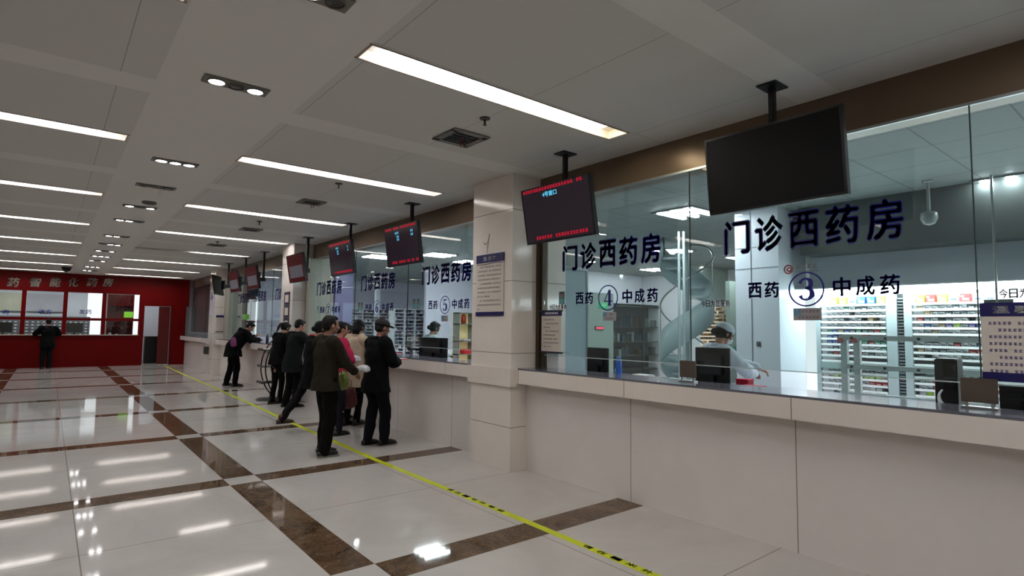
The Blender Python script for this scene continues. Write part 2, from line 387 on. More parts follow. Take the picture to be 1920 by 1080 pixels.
fi = MB(); fi.add([(WX+0.15, YB, 0), (13.5, YB, 0), (13.5, YR+4, 0), (WX+0.15, YR+4, 0)], [(0, 1, 2, 3)])
struct('floor', fi, mat('dispensary_floor', (165, 170, 172), 0.25))
# ceiling with real light troughs
SY = [3.28+3.02*k for k in range(-2, 8)]          # strip light rows
RX, LX = (1.445, 3.86), (-2.0, 0.475)
fields = [(1.50, GX+0.05), (-4.4, 0.49)]
holesx = [RX, LX]
xs = sorted({XL, -4.4, LX[0], LX[1], 0.49, RX[0], 1.50, RX[1], GX+0.05}); xs = [XL, -4.4, LX[0], LX[1], 0.5, RX[0], RX[1], GX+0.05]
ys = [YB]
for y in SY:
    ys += [y-1.36, y-0.115, y+0.115, y+1.36]
ys = sorted(v for v in ys if YB <= v < YR) + [YR+0.3]
ce = MB()
for i in range(len(xs)-1):
    for j in range(len(ys)-1):
        xm, ym = (xs[i]+xs[i+1])/2, (ys[j]+ys[j+1])/2
        hole = any(abs(ym-y) < 0.11 for y in SY) and (RX[0] < xm < RX[1] or LX[0] < xm < LX[1])
        if hole: continue
        fld = any(abs(ym-y) < 1.35 for y in SY) and (xm > 1.44 or -4.4 < xm < 0.5)
        ce.cur = 1 if fld else 0
        ce.add([(xs[i], ys[j], CEIL), (xs[i], ys[j+1], CEIL), (xs[i+1], ys[j+1], CEIL), (xs[i+1], ys[j], CEIL)], [(0, 1, 2, 3)])
struct('ceiling', ce, [CEIL_B, CEIL_P])
ic = MB(); ic.add([(GX+0.02, YB, IC), (GX+0.02, YR+4, IC), (13.5, YR+4, IC), (13.5, YB, IC)], [(0, 1, 2, 3)])
struct('ceiling', ic, ICEIL)
# outer walls
struct('wall_left', MB().box(XL-0.1, XL, YB, YR+0.3, 0, CEIL), mat('hall_wall', (214, 208, 202), 0.5))
struct('wall_behind', MB().box(XL, 13.5, YB-0.1, YB, 0, CEIL), mat('hall_wall', (214, 208, 202), 0.5))
struct('wall_right', MB().box(13.5, 13.6, YB, YR+4, 0, CEIL), WHITE)
struct('wall_far', MB().box(XL, 13.5, YR+4, YR+4.1, 0, CEIL), WHITE)
# pillars
bays = []
prev = YB
for a, b in PIL: bays.append((prev, a)); prev = b
bays.append((prev, YR))
for a, b in PIL:
    m = MB().box(PX, 4.75, a, b, 0, CEIL); struct('trim_1', m, STONE_P)
    m = MB().box(PX-0.03, 4.19, a-0.03, b+0.03, 0.91, 1.108); struct('trim_2', m, FASC)
for a, b in bays:
    a2 = a; b2 = b
    m = MB().box(WX, WX+0.14, a2, b2, 0, 0.945); struct('wall_counter', m, STONE)
    m = MB().box(SX, WX, a2, b2, 0.945, 1.092); struct('trim_3', m, FASC)
    m = MB().rbox(SX+0.012, 4.42, a2+0.002, b2-0.002, 1.0925, 1.108, 0.003); tag(m.build('counter_worktop', GRANITE), 'polished grey granite worktop of the service counter %s' % ('in front of windows three and four' if a < 0 else 'running past windows five to seven' if a < 6 else 'between the second and third pillars' if a < 13 else 'beyond the third pillar by the red wall'), 'worktop', 'granite worktops')
    m = MB().box(4.75, 4.80, a2, b2, 0, 1.02); struct('wall_counter', m, mat('counter_back', (180, 186, 190), 0.4))
    m = MB().rbox(4.425, 5.10, a2+0.002, b2-0.002, 1.022, 1.05, 0.003); tag(m.build('staff_desk', mat('desk_grey', (150, 156, 172), 0.1)), 'glossy grey staff desk behind the glass %s' % ('of windows three and four' if a < 0 else 'of windows five to seven' if a < 6 else 'between the second and third pillars' if a < 13 else 'beyond the third pillar'), 'desk', 'staff desks')
    # bulkhead over the glass
    m = MB().box(GX+0.012, GX+0.2, a, b, 2.965, CEIL); struct('wall_bulkhead', m, BRONZE)
    m = MB().box(GX-0.012, GX+0.012, a, b, 2.948, 2.966); struct('trim_4', m, ALU)
# end frames next to the pillars
for a, b in PIL:
    for y0, y1 in ((a-0.09, a), (b, b+0.04)):
        m = MB().box(GX-0.03, GX+0.05, y0, y1, 1.108, 2.96); m.box(GX-0.05, GX-0.03, y0+0.03, y1-0.005, 1.108, 2.96); struct('trim_5', m, FRAME)
m = MB().box(4.2, 4.7, 11.90, 12.12, 1.108, 2.965); struct('trim_6', m, mat('grey_green_return', (150, 150, 138), 0.4))
m = MB().box(4.2, 4.7, 18.75, 19.30, 1.108, 2.965); struct('trim_6', m, mat('grey_green_return', (150, 150, 138), 0.4))
# glass panes, a gap is left above the worktop
panes = [(-3.07, -1.09), (-1.09, 0.893), (0.893, 2.87), (2.87, 4.76), (5.64, 7.92), (7.92, 9.9), (9.9, 11.9), (12.91, 14.85), (14.85, 16.8), (16.8, 18.75), (20.09, 22.6), (22.6, 25.2)]
for k, (a, b) in enumerate(panes):
    m = MB().box(GX-0.005, GX+0.005, a+0.003, b-0.003, 1.255, 2.95); struct('window_%d' % (k+1), m, GLASS)
    m = MB().box(GX-0.0055, GX+0.0055, a+0.004, b-0.004, 1.2475, 1.2548); struct('trim_7', m, mat('polished_glass_edge', (190, 205, 205), 0.2))
    m = MB().box(GX-0.006, GX+0.006, a-0.003, a+0.003, 1.255, 2.95); struct('trim_8', m, mat('dark_sealant', (40, 56, 54), 0.5))

# ------------------------------------------------------------------ red wall
def rw(y0=YR, y1=YR+0.22): return y0, y1
y0, y1 = YR, YR+0.22
XE = 4.14
struct('wall_far_red', MB().box(XL, 2.62, y0, y1, 0, 1.12), RED)
struct('wall_far_red', MB().box(XL, 2.78, y0, y1, 2.62, CEIL), RED)
struct('wall_far_red', MB().box(2.78, XE+0.1, y0, y1, 2.23, CEIL), RED)
struct('wall_far_red', MB().box(3.70, WX, y0, y1, 0, 2.23), RED)
struct('wall_far_red', MB().box(2.62, 2.78, y0, y1, 0, 2.62), RED)
struct('wall_far', MB().box(4.1, 13.5, y0+0.3, y1+0.3, 0, CEIL), WHITE)
struct('trim_9', MB().box(XL, 2.62, y0-0.06, y0+0.02, 1.105, 1.135), mat('pale_sill', (190, 180, 165), 0.3))
mull = [-0.655, 0.465, 1.56]
k = 0
xx = mull[0]-1.115*5
while xx < 2.0:
    struct('trim_10', MB().box(xx-0.06, xx+0.06, y0+0.02, y1-0.02, 1.12, 2.62), RED); xx += 1.11
struct('trim_11', MB().box(XL, 2.62, y0+0.03, y1-0.03, 1.63, 1.72), RED)
x0 = -4.1
for i in range(6):
    xa, xb = mull[0]-1.115*3+1.11*i+0.06, mull[0]-1.115*3+1.11*(i+1)-0.06
    xb = min(xb, 2.62)
    for za, zb in ((1.12, 1.63), (1.72, 2.62)): struct('window_%d' % (20+i), MB().box(xa, xb, y0+0.1, y0+0.106, za, zb), GLASSC)
# silver characters on the red header
names = ['leftmost in view', 'second', 'third', 'fourth', 'fifth', 'rightmost']
for i, (px, ch) in enumerate(zip([24, 65, 103, 137, 172, 202], '药智能化药房')):
    c = at(px, 529, 1, y0-0.03); m = MB()
    text_mb(m, ch, (c.x-0.15, y0-0.012, c.z-0.155), (1, 0, 0), (0.12, 0, 0.99), 0.29, 0.31, 0.02, 0.012)
    tag(m.build('raised_letter', SILVER), 'silver raised character %s on the red wall header, %s of the row' % (ch, names[i]), 'letter')
for px, body, w_ in ((10, '询', .18), (85, '收方', .36), (160, '发药', .36)):
    c = at(px, 585, 1, y0+0.09); m = MB(); text_mb(m, body, (c.x-w_/2, y0+0.098, c.z-0.08), (1, 0, 0), (0, 0, 1), w_, 0.17, 0.015, 0.002)
    tag(m.build('window_lettering', mat('bright_blue_vinyl', (30, 60, 220), 0.4)), 'blue characters %s on the glass of the red wall, %s' % (body, {10: 'leftmost window', 85: 'above the man in black', 160: 'beside the glowing panel'}[px]), 'lettering')
# room behind the red wall
iw = YR+2.6
struct('wall_far_inner', MB().box(XL, 4.4, iw, iw+0.1, 0, 3.0), WHITE)
struct('ceiling', MB().box(XL, 4.4, y1, iw, 3.0, 3.05), WHITE)
struct('wall_far_inner', MB().box(4.3, 4.4, y1, iw, 0, 3.0), WHITE)
for i in range(4):
    t = thing('ceiling_light', (-3+1.9*i, YR+1.4, 3.0), 'bright ceiling panel light in the room behind the red wall', 'light', 'lights behind the red wall')
    loc_child(t, 'diffuser', MB().box(-0.55, 0.55, -0.28, 0.28, -0.03, -0.02), emis('red_room_light', INT_COL, 9.0)); loc_child(t, 'housing', MB().box(-0.6, 0.6, -0.32, 0.32, -0.02, -0.001), WHITE)
# herb drawers with pale knobs seen through the panes
dr = thing('herb_cabinet', (-0.4, iw-0.28, 0), 'wide grey herb drawer cabinet with rows of white knobs behind the red wall', 'cabinet')
loc_child(dr, 'body', MB().rbox(-2.2, 1.65, -0.2, 0.2, 0.0, 1.78, 0.01), mat('grey_drawers', (120, 122, 128), 0.4))
kn = MB()
for c_ in range(24):
    for r_ in range(9): kn.ball((-2.1+c_*0.158, -0.215, 0.75+r_*0.115), (0.042, 0.015, 0.028), n=8)
tag(loc_child(dr, 'drawer_labels', kn, mat('white_label', (235, 235, 238), 0.4)), kind='stuff')
for i, (xa, xb, rgb) in enumerate([(-1.6, -0.72, (196, 194, 170)), (-0.66, 0.46, (186, 184, 190))]):
    t = thing('wall_mural', (0, 0, 0), ['pale ink landscape mural with a green hill on the inner wall', 'pale grey ink mural beside the lit doorway panel'][i], 'mural')
    MB().box(xa, xb, iw-0.03, iw, 1.95, 2.62).build('panel', mat('mural_%d' % i, rgb, 0.6, noise_amt=0.2, nscale=2.5), t)
    MB().box(xa, xb, iw-0.04, iw-0.03, 1.92, 1.96).build('edge_bar', mat('mural_bar', (90, 88, 92), 0.5), t)
t = thing('light_box', (1.4, iw-0.05, 0), 'tall glowing white light panel behind the third red window', 'light panel'); loc_child(t, 'diffuser', MB().box(-0.24, 0.22, -0.02, 0.0, 1.0, 2.75), emis('white_light_panel', (0.93, 0.95, 1.0), 1.3)); loc_child(t, 'casing', MB().box(-0.27, 0.25, 0.0, 0.04, 0.9, 2.8), WHITE)
t = thing('light_box', (2.78, iw-0.05, 0), 'narrow glowing white light panel at the right end of the red windows', 'light panel'); loc_child(t, 'diffuser', MB().box(-0.12, 0.14, -0.02, 0.0, 1.0, 2.75), emis('white_light_panel', (0.93, 0.95, 1.0), 1.3)); loc_child(t, 'casing', MB().box(-0.15, 0.17, 0.0, 0.04, 0.9, 2.8), WHITE)
t = thing('display_cabinet', (2.2, iw-0.3, 0), 'dark red wooden display cabinet behind the fourth red window', 'cabinet')
loc_child(t, 'body', MB().box(-0.42, 0.42, 0.0, 0.25, 0.0, 2.7), RED_D)
for z in (0.98, 1.4, 1.7, 2.25): loc_child(t, 'shelf', MB().box(-0.42, 0.42, -0.25, 0.0, z, z+0.03), RED)
for s_ in (-0.43, 0.41): loc_child(t, 'side_panel', MB().box(s_, s_+0.03, -0.25, 0.0, 0, 2.7), RED)
for i, (dx, w_, h_, lab) in enumerate([(-0.3, 0.12, 0.17, 'white porcelain jar, taller of two, in the red wooden cabinet'), (-0.08, 0.11, 0.12, 'white porcelain jar, shorter of two, in the red wooden cabinet')]):
    tag(MB().lathe((2.2+dx, iw-0.42, 1.01+0.0), [(w_*0.35, 0), (w_*0.5, h_*0.3), (w_*0.5, h_*0.75), (w_*0.3, h_*0.9), (w_*0.32, h_)], 14).build('jar', WHITE), lab, 'jar')
tag(MB().rbox(2.3, 2.53, iw-0.5, iw-0.35, 1.012, 1.075, 0.008).build('carton', WHITE), 'flat white carton on the low shelf of the red cabinet', 'carton')
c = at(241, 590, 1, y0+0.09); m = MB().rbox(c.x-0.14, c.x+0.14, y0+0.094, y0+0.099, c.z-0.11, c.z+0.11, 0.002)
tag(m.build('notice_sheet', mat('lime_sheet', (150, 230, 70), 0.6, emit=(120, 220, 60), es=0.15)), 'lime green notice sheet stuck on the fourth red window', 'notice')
# computers behind red glass
for px, lab in ((6, 'black monitor behind the leftmost red window'), (140, 'black monitor behind the third red window')):
    c = at(px, 612, 1, YR+0.6)
    t = thing('computer_monitor', (c.x, YR+0.6, 1.12), lab, 'monitor')
    loc_child(t, 'casing', MB().rbox(-0.24, 0.24, -0.02, 0.03, 0.08, 0.42, 0.01), BLK); loc_child(t, 'stand', MB().box(-0.03, 0.03, 0, 0.03, 0.012, 0.1), BLK); loc_child(t, 'base', MB().rbox(-0.11, 0.11, -0.07, 0.08, 0, 0.012, 0.003), BLK)
tag(MB().rbox(XL, 2.62, YR+0.22, YR+0.95, 1.07, 1.12, 0.005).build('service_desk', WHITE), 'long white desk top behind the red wall windows', 'desk')
# doorway in the red wall
struct('door_1', MB().box(2.95+0.30, 3.66, y0+0.05, y0+0.10, 0.02, 2.20), RED_D)
struct('trim_12', MB().box(3.655, 3.70, y0-0.02, y1, 0, 2.25).box(2.78, 3.70, y0-0.02, y1, 2.21, 2.26), RED)
m = MB().box(3.615, 3.63, y0-0.01, y0+0.05, 0.02, 2.2); struct('trim_13', m, ALU)
t = thing('black_cabinet', (3.16, YR+1.2, 0), 'black waist-high cabinet seen through the open red doorway', 'cabinet')
loc_child(t, 'body', MB().rbox(-0.2, 0.25, -0.2, 0.2, 0, 1.02, 0.01), BLK); loc_child(t, 'top', MB().rbox(-0.22, 0.27, -0.22, 0.22, 1.02, 1.05, 0.005), mat('dark_grey_top', (50, 50, 54), 0.4))
for i, (zz, r_) in enumerate([(0.15, 0.12), (0.46, 0.115), (0.76, 0.11), (1.06, 0.10)]):
    m = MB(); m.ball((3.57, YR+0.80, zz), (r_, r_*0.8, 0.13), n=14); m.ball((3.56, YR+0.79, zz+0.07), (r_*0.5, r_*0.4, 0.075), n=10)
    tag(m.build('white_bag', mat('white_plastic_bag', (205, 208, 212), 0.4, bump=0.6, nscale=18)), 'stuffed white plastic bag in the open red doorway, %s in its stack' % ['lowest', 'second from the bottom', 'third from the bottom', 'topmost'][i], 'bag', 'stacked white bags')
# ------------------------------------------------------------------ hall lights
def strip_light(xa, xb, y, label, warm=False, lit=(0, 1)):
    t = thing('strip_light', ((xa+xb)/2, y, CEIL), label, 'light', 'recessed ceiling strips'); L = (xb-xa)/2; W = 0.113; D = 0.07
    m = MB()
    m.add([(-L, -W, 0), (L, -W, 0), (L, W, 0), (-L, W, 0), (-L, -W, D), (L, -W, D), (L, W, D), (-L, W, D)], [(4, 5, 6, 7), (0, 4, 5, 1), (1, 5, 6, 2), (2, 6, 7, 3), (3, 7, 4, 0)])
    loc_child(t, 'trough', m, LINER)
    fr = MB()
    for a in (-1, 1):
        fr.box(-L-0.012, L+0.012, a*W-0.006, a*W+0.006, -0.006, 0.0); fr.box(a*L-0.006, a*L+0.006, -W, W, -0.006, 0.0)
    loc_child(t, 'frame', fr, mat('strip_frame', (150, 138, 126), 0.5))
    for k in (0, 1):
        a, b = (-L+0.16, -0.01) if k == 0 else (0.01, L-0.16)
        o = loc_child(t, 'tube', MB().rbox(a, b, -0.085, 0.085, 0.045, 0.062, 0.004), (TUBEW if (warm and k == 1) else TUBE) if k in lit else mat('unlit_tube', (150, 148, 145), 0.4))
    return t
ordn = ['nearest', 'second', 'third', 'fourth', 'fifth', 'sixth', 'seventh', 'eighth']
for i, y in enumerate(SY):
    if y > YR-0.3 : continue
    vis = i-2
    lr = 'recessed ceiling strip light on the counter side, %s from the viewer' % (ordn[vis] if 0 <= vis < 8 else 'behind the viewer')
    ll = 'recessed ceiling strip light on the left side, %s from the viewer' % (ordn[vis] if 0 <= vis < 8 else 'behind the viewer')
    strip_light(RX[0], RX[1], y, lr, warm=(vis == 0), lit=((1,) if vis == 4 else (0, 1)))
    strip_light(LX[0], LX[1], y, ll)
# downlight clusters of the middle band
cl = [(2.86, '110'), (4.36, '101'), (6.90, '111'), (8.30, '000'), (9.91, '101'), (11.38, '110'), (13.6, '110'), (15.1, '011'), (16.6, '101'), (18.0, '111'), (19.4, '101'), (21.6, '111'), (23.2, '110')]
for i, (y, st) in enumerate(cl):
    t = thing('downlight_cluster', (0.96, y, CEIL), 'three-lamp downlight in the middle ceiling band, %s from viewer, %s' % ((ordn + ['ninth', 'tenth', 'eleventh', 'twelfth', 'thirteenth'])[i], {'110': 'two lamps lit', '101': 'only its outer lamps lit', '111': 'all lamps lit', '000': 'all lamps dark', '011': 'right lamps lit'}[st]), 'light', 'downlight clusters')
    loc_child(t, 'housing', MB().rbox(-0.215, 0.215, -0.075, 0.075, -0.012, -0.001, 0.003), mat('grille_housing', (118, 114, 106), 0.5))
    for k in range(3):
        x = (k-1)*0.128
        on = st[k] == '1'
        ring = MB().lathe((x, 0, -0.02), [(0.062, 0.008), (0.062, 0), (0.053, 0), (0.05, 0.008)], 20)
        r_ = loc_child(t, 'lamp_ring', ring, mat('lamp_ring', (96, 92, 86), 0.4))
        loc_child(t, 'lamp', MB().lathe((x, 0, -0.02), [(0.002, 0.0), (0.03, 0.001), (0.052, 0.004), (0.052, 0.008)], 20), SPOT if on else mat('lamp_off', (52, 50, 46), 0.25))
# air vents, sprinklers, dome, detectors
for i, (x, y, s_) in enumerate([(2.82, 4.24, 0.16), (2.76, 7.87, 0.13), (2.75, 10.9, 0.14), (2.75, 13.6, 0.14)]):
    t = thing('air_vent', (x, y, CEIL), 'square dark ceiling air vent, %s from the viewer' % ordn[i], 'vent', 'ceiling air vents')
    fr = MB()
    for a in (-1, 1): fr.box(-s_-0.03, s_+0.03, a*s_-0.03+0.0, a*s_+0.03, -0.016, -0.001); fr.box(a*s_-0.03, a*s_+0.03, -s_, s_, -0.016, -0.001)
    loc_child(t, 'frame', fr, mat('vent_frame', (112, 108, 100), 0.5)); loc_child(t, 'backing', MB().box(-s_, s_, -s_, s_, -0.004, -0.001), BLK)
    for k in range(6):
        q = -s_+s_*(2*k+1)/6
        loc_child(t, 'slat', MB().box(-s_, s_, q-0.008, q+0.012, -0.014, -0.009), mat('vent_slat', (52, 50, 46), 0.5))
    if i < 2:
        loc_child(t, 'ribbon', MB().tube([(0.0, 0, -0.012), (0.004, 0, -0.05), (-0.002, 0, -0.09)], [0.006, 0.005, 0.004], 6), mat('red_ribbon', (120, 40, 36), 0.6))
        loc_child(t, 'ribbon', MB().tube([(0.03, 0.01, -0.012), (0.034, 0, -0.05), (0.03, 0, -0.08)], [0.006, 0.005, 0.004], 6), mat('red_ribbon', (120, 40, 36), 0.6))
for i, (x, y) in enumerate([(2.70, 3.71), (2.64, 6.61), (2.64, 9.95), (2.64, 13.0), (-1.1, 9.3), (-1.05, 13.4)]):
    t = thing('fire_sprinkler', (x, y, CEIL), 'small ceiling sprinkler head, %s' % ['nearest on the counter side', 'second on the counter side', 'third on the counter side', 'fourth on the counter side', 'nearer one on the left side', 'farther one on the left side'][i], 'sprinkler', 'ceiling sprinklers')
    loc_child(t, 'flange', MB().lathe((0, 0, -0.016), [(0.045, 0.015), (0.042, 0.005), (0.015, 0)], 16), mat('sprinkler_dark', (60, 56, 50), 0.4))
    loc_child(t, 'stem', MB().lathe((0, 0, -0.06), [(0.01, 0.05), (0.008, 0.01), (0.018, 0.0)], 10), mat('sprinkler_dark', (60, 56, 50), 0.4))
t = thing('dome_camera', (0.35, 22.4, CEIL), 'black dome camera under the ceiling in front of the red wall', 'camera')
loc_child(t, 'base', MB().lathe((0, 0, -0.05), [(0.13, 0.049), (0.13, 0)], 20), mat('dome_base', (50, 50, 50), 0.4)); loc_child(t, 'dome', MB().lathe((0, 0, -0.05), [(0.11, 0), (0.1, -0.05), (0.07, -0.09), (0.02, -0.11)], 20), BLKG)
t = thing('ceiling_speaker', (1.02, 9.45, CEIL), 'round dark ceiling speaker above the middle band', 'speaker')
loc_child(t, 'rim', MB().lathe((0, 0, -0.03), [(0.09, 0.029), (0.085, 0.0)], 18), mat('grille_housing', (118, 114, 106), 0.5)); loc_child(t, 'grille', MB().lathe((0, 0, -0.035), [(0.07, 0.01), (0.06, 0)], 18), mat('vent_slat', (52, 50, 46), 0.5))
# ------------------------------------------------------------------ hanging screens
def tv(y, label, mode, tilt=7.0, W=0.93, H=0.55, yaw=0.0, pole_y=None):
    x = 3.70
    t = thing('hanging_screen', (x, y, CEIL), label, 'screen', 'screens over the counter')
    zc = 2.66-CEIL
    R_ = Matrix.Translation((0, 0, zc)) @ Matrix.Rotation(math.radians(yaw), 4, 'Z') @ Matrix.Rotation(math.radians(-tilt), 4, 'Y')
    # screen local: normal -x, width along y
    def slab(a, b, c, cx=0, cyy=0, cz=0, mb=None):
        mb = mb or MB(); mb.obox(R_ @ Matrix.Translation((cx, cyy, cz)), a, b, c); return mb
    loc_child(t, 'casing', slab(0.045, W, H, cx=0.012), BLK)
    bez = MB()
    for a in (-1, 1): slab(0.006, W, 0.016, cx=-0.012, cz=a*(H/2-0.008), mb=bez); slab(0.006, 0.016, H-0.032, cx=-0.012, cyy=a*(W/2-0.008), mb=bez)
    loc_child(t, 'bezel', bez, mat('bezel', (20, 20, 22), 0.25))
    pan = loc_child(t, 'display_panel', slab(0.003, W-0.032, H-0.032, cx=-0.0115), {'off': mat('switched_off_screen', (7, 7, 8), 0.4, spec=0.25), 'maroon': mat('maroon_screen', (58, 18, 16), 0.5, spec=0.1), 'queue': SCR, 'poster': mat('poster_screen', (60, 6, 12), 0.5, spec=0.1, emit=(120, 8, 22), es=0.12)}[mode])
    def wr(parent, body, yl, z, w_, h_, mt, bold=0.03, nm='screen_text'):
        m = MB(); o = R_ @ Vector((-0.0133, yl, z)); rr = (R_.to_3x3() @ Vector((0, -1, 0))); uu = (R_.to_3x3() @ Vector((0, 0, 1)))
        text_mb(m, body, o, rr, uu, w_, h_, bold, 0.0008); loc_child(parent, nm, m, mt)
    if mode == 'queue':
        rn = random.Random(int(y*10))
        for z, n0 in ((H/2-0.052, 0), (-H/2+0.032, 0.12)):
            m = MB(); rr = (R_.to_3x3() @ Vector((0, -1, 0))); uu = (R_.to_3x3() @ Vector((0, 0, 1))); o = R_ @ Vector((-0.0133, W/2-0.03-n0, z+0.03))
            print_lines(m, o, rr, uu, W-0.07-n0, 1, 0.04, 0.034, rn, depth=0.0008); loc_child(t, 'ticker_text', m, REDT)
        if y < 5: wr(t, '4号窗口', 0.16, H/2-0.115, 0.2, 0.05, CYAN)
        else:
            m = MB(); rr = (R_.to_3x3() @ Vector((0, -1, 0))); uu = (R_.to_3x3() @ Vector((0, 0, 1)))
            for q, (yl, z, nn) in enumerate([(0.16, H/2-0.09, 3), (0.12, H/2-0.14, 2), (0.12, H/2-0.18, 2), (-0.27, H/2-0.1, 2), (-0.27, H/2-0.15, 2)]):
                print_lines(m, R_ @ Vector((-0.0133, yl, z)), rr, uu, nn*0.042, 1, 0.04, 0.032, rn, depth=0.0008)
            loc_child(t, 'queue_text', m, CYAN)
    if mode == 'poster':
        loc_child(t, 'picture', slab(0.002, W-0.18, H*0.42, cx=-0.0138, cz=-H*0.12), mat('screen_picture', (60, 58, 66), 0.3, emit=(170, 165, 180), es=0.10, noise_amt=0.3, nscale=6))
    py = 0.06 if pole_y is None else pole_y
    loc_child(t, 'ceiling_plate', MB().box(0.08, 0.26, py-0.07, py+0.07, -0.012, -0.001), BLK)
    loc_child(t, 'pole', MB().rbox(0.145, 0.19, py-0.02, py+0.02, -0.66, -0.01, 0.004), BLK)
    loc_child(t, 'bracket', MB().box(0.04, 0.19, py-0.10, py+0.10, -0.70, -0.62).box(0.03, 0.06, py-0.16, py+0.16, -0.74, -0.5), BLK)
    return t
tv(1.83, 'large black switched-off screen hanging over window three', 'off', 6)
tv(3.90, 'hanging screen with red scrolling text and cyan window number over window four', 'queue', 10)
tv(6.95, 'hanging queue screen with cyan lines, nearest beyond the first pillar', 'queue', 8)
tv(9.05, 'hanging queue screen with cyan lines, second beyond the first pillar', 'queue', 8)
tv(11.25, 'hanging screen with dark red page and grey picture before the second pillar', 'poster', 10, pole_y=-0.12)
tv(14.35, 'hanging dark red screen with picture, nearest beyond the second pillar', 'poster', 10, pole_y=-0.3)
tv(16.05, 'hanging dark red screen, middle one beyond the second pillar', 'poster', 10, pole_y=-0.4)
tv(17.95, 'hanging dark red screen, farthest one seen edge-on near third pillar', 'maroon', 10, yaw=-25, pole_y=-0.5)
# ------------------------------------------------------------------ lettering on the glass
xg = GX-0.0055
WL = {'3': 'in front of the lit carton shelves', '4': 'between the first pillar and the spiral stair', '5': 'just beyond the first pillar', '6': 'two windows beyond the first pillar', '7': 'nearest this side of the second pillar'}
def service_lettering(yc, num, big=True):
    """window lettering centred like window three (its ring at yc)"""
    d = yc-1.89
    m = MB(); spaced(m, '门诊西药房', 2.56+d, 1.235+d, 2.165, 0.285, xg, 0.035)
    tag(m.build('window_lettering', BLUE), 'large blue characters 门诊西药房 on the glass %s' % WL[num], 'lettering', 'department names on the glass')
    t = thing('window_number', (xg, yc, 1.86), 'small blue characters around a circled number, %s' % WL[num], 'lettering', 'window numbers on the glass')
    for nm, build in (('ring', 0), ('numeral', 1), ('characters', 2), ('characters', 3)):
        m = MB()
        if build == 0: ring_mb(m, (0, 0, 0), GR, GU, 0.129, 0.0115)
        if build == 1: numeral(m, num, (0, 0.052, -0.078), GR, GU, 0.108, 0.156)
        if build == 2: spaced(m, '西药', 0.46, 0.19, -0.055, 0.125, 0, 0.028, 0.84)
        if build == 3: spaced(m, '中成药', -0.17, -0.615, -0.06, 0.135, 0, 0.028, 0.80)
        loc_child(t, nm, m, BLUE)
service_lettering(1.89, '3'); service_lettering(3.81, '4'); service_lettering(6.83, '5'); service_lettering(8.98, '6'); service_lettering(11.15, '7')
for k, yc in enumerate((14.0, 16.0, 17.6)):
    m = MB(); spaced(m, '门诊西药房', yc+0.62, yc-0.62, 2.165, 0.28, xg, 0.03); tag(m.build('window_lettering', BLUE), 'faded blue characters on the far glass between second and third pillars, %s' % ['nearest', 'middle', 'farthest'][k], 'lettering', 'far glass lettering')
# small price stickers under each number, rotas and staff photos
def sticker(y, z, w_, h_, label, hue=(150, 146, 150)):
    t = thing('window_sticker', (xg, y, z), label, 'sticker', 'stickers under the window numbers')
    loc_child(t, 'sheet', MB().box(-0.002, 0, -w_/2, w_/2, -h_/2, h_/2), mat('sticker_grey', hue, 0.5))
    loc_child(t, 'blue_patch', MB().box(-0.003, -0.002, w_*0.22, w_/2, -h_*0.1, h_/2), mat('sticker_blue', (96, 140, 166), 0.5))
    m = MB(); print_lines(m, (-0.002, w_/2-0.035, h_*0.32), GR, GU, w_-0.05, 2, h_*0.5, 0.022, random.Random(int(y*7))); loc_child(t, 'print', m, INK)
sticker(1.885, 1.675, 0.2, 0.09, 'small grey and blue sticker under the circled three'); sticker(3.79, 1.675, 0.17, 0.085, 'small white and blue sticker under the circled four', (190, 190, 196))
sticker(6.83, 1.67, 0.17, 0.085, 'small grey sticker under the circled five'); sticker(8.98, 1.67, 0.17, 0.085, 'small grey sticker under the circled six')
def rota(yc, z, w_, label):
    m = MB(); spaced(m, '今日为您服务', yc+w_/2, yc-w_/2, z, 0.055, xg, 0.02, 0.88)
    tag(m.build('window_lettering', mat('maroon_vinyl', (96, 40, 48), 0.5)), label, 'lettering', 'staff on duty headings')
rota(2.63, 1.745, 0.27, 'small maroon characters 今日为您服务 left of window three'); rota(4.53, 1.755, 0.27, 'small maroon characters 今日为您服务 left of window four')
rota(0.66, 1.755, 0.27, 'small maroon characters 今日 over the right-hand notice board')
def staff_photo(y, z, label):
    t = thing('staff_photo', (xg, y, z), label, 'photo', 'staff photos on the glass')
    loc_child(t, 'print', MB().box(-0.002, 0, -0.045, 0.045, -0.07, 0.07), mat('photo_teal', (84, 124, 122), 0.5))
    m = MB(); m.ball((-0.0025, 0, 0.03), (0.001, 0.019, 0.025), n=12); loc_child(t, 'face', m, mat('photo_face', (150, 120, 105), 0.6))
    m = MB(); m.ball((-0.0022, 0, 0.037), (0.001, 0.025, 0.03), n=12); loc_child(t, 'hair', m, mat('photo_hair', (30, 26, 28), 0.6))
    m = MB(); m.ball((-0.0023, 0, -0.04), (0.001, 0.04, 0.035), n=12); loc_child(t, 'uniform', m, mat('photo_uniform', (110, 160, 165), 0.6))
for y, z, l in ((4.47, 1.88, 'small staff portrait on the glass left of window four'), (7.70, 1.90, 'staff portrait left of window five, left of the pair'), (7.58, 1.90, 'staff portrait left of window five, right of the pair'), (9.70, 1.90, 'staff portrait left of window six, left of the pair'), (9.58, 1.90, 'staff portrait left of window six, right of the pair'), (11.72, 1.88, 'staff portrait left of window seven')): staff_photo(y, z, l)
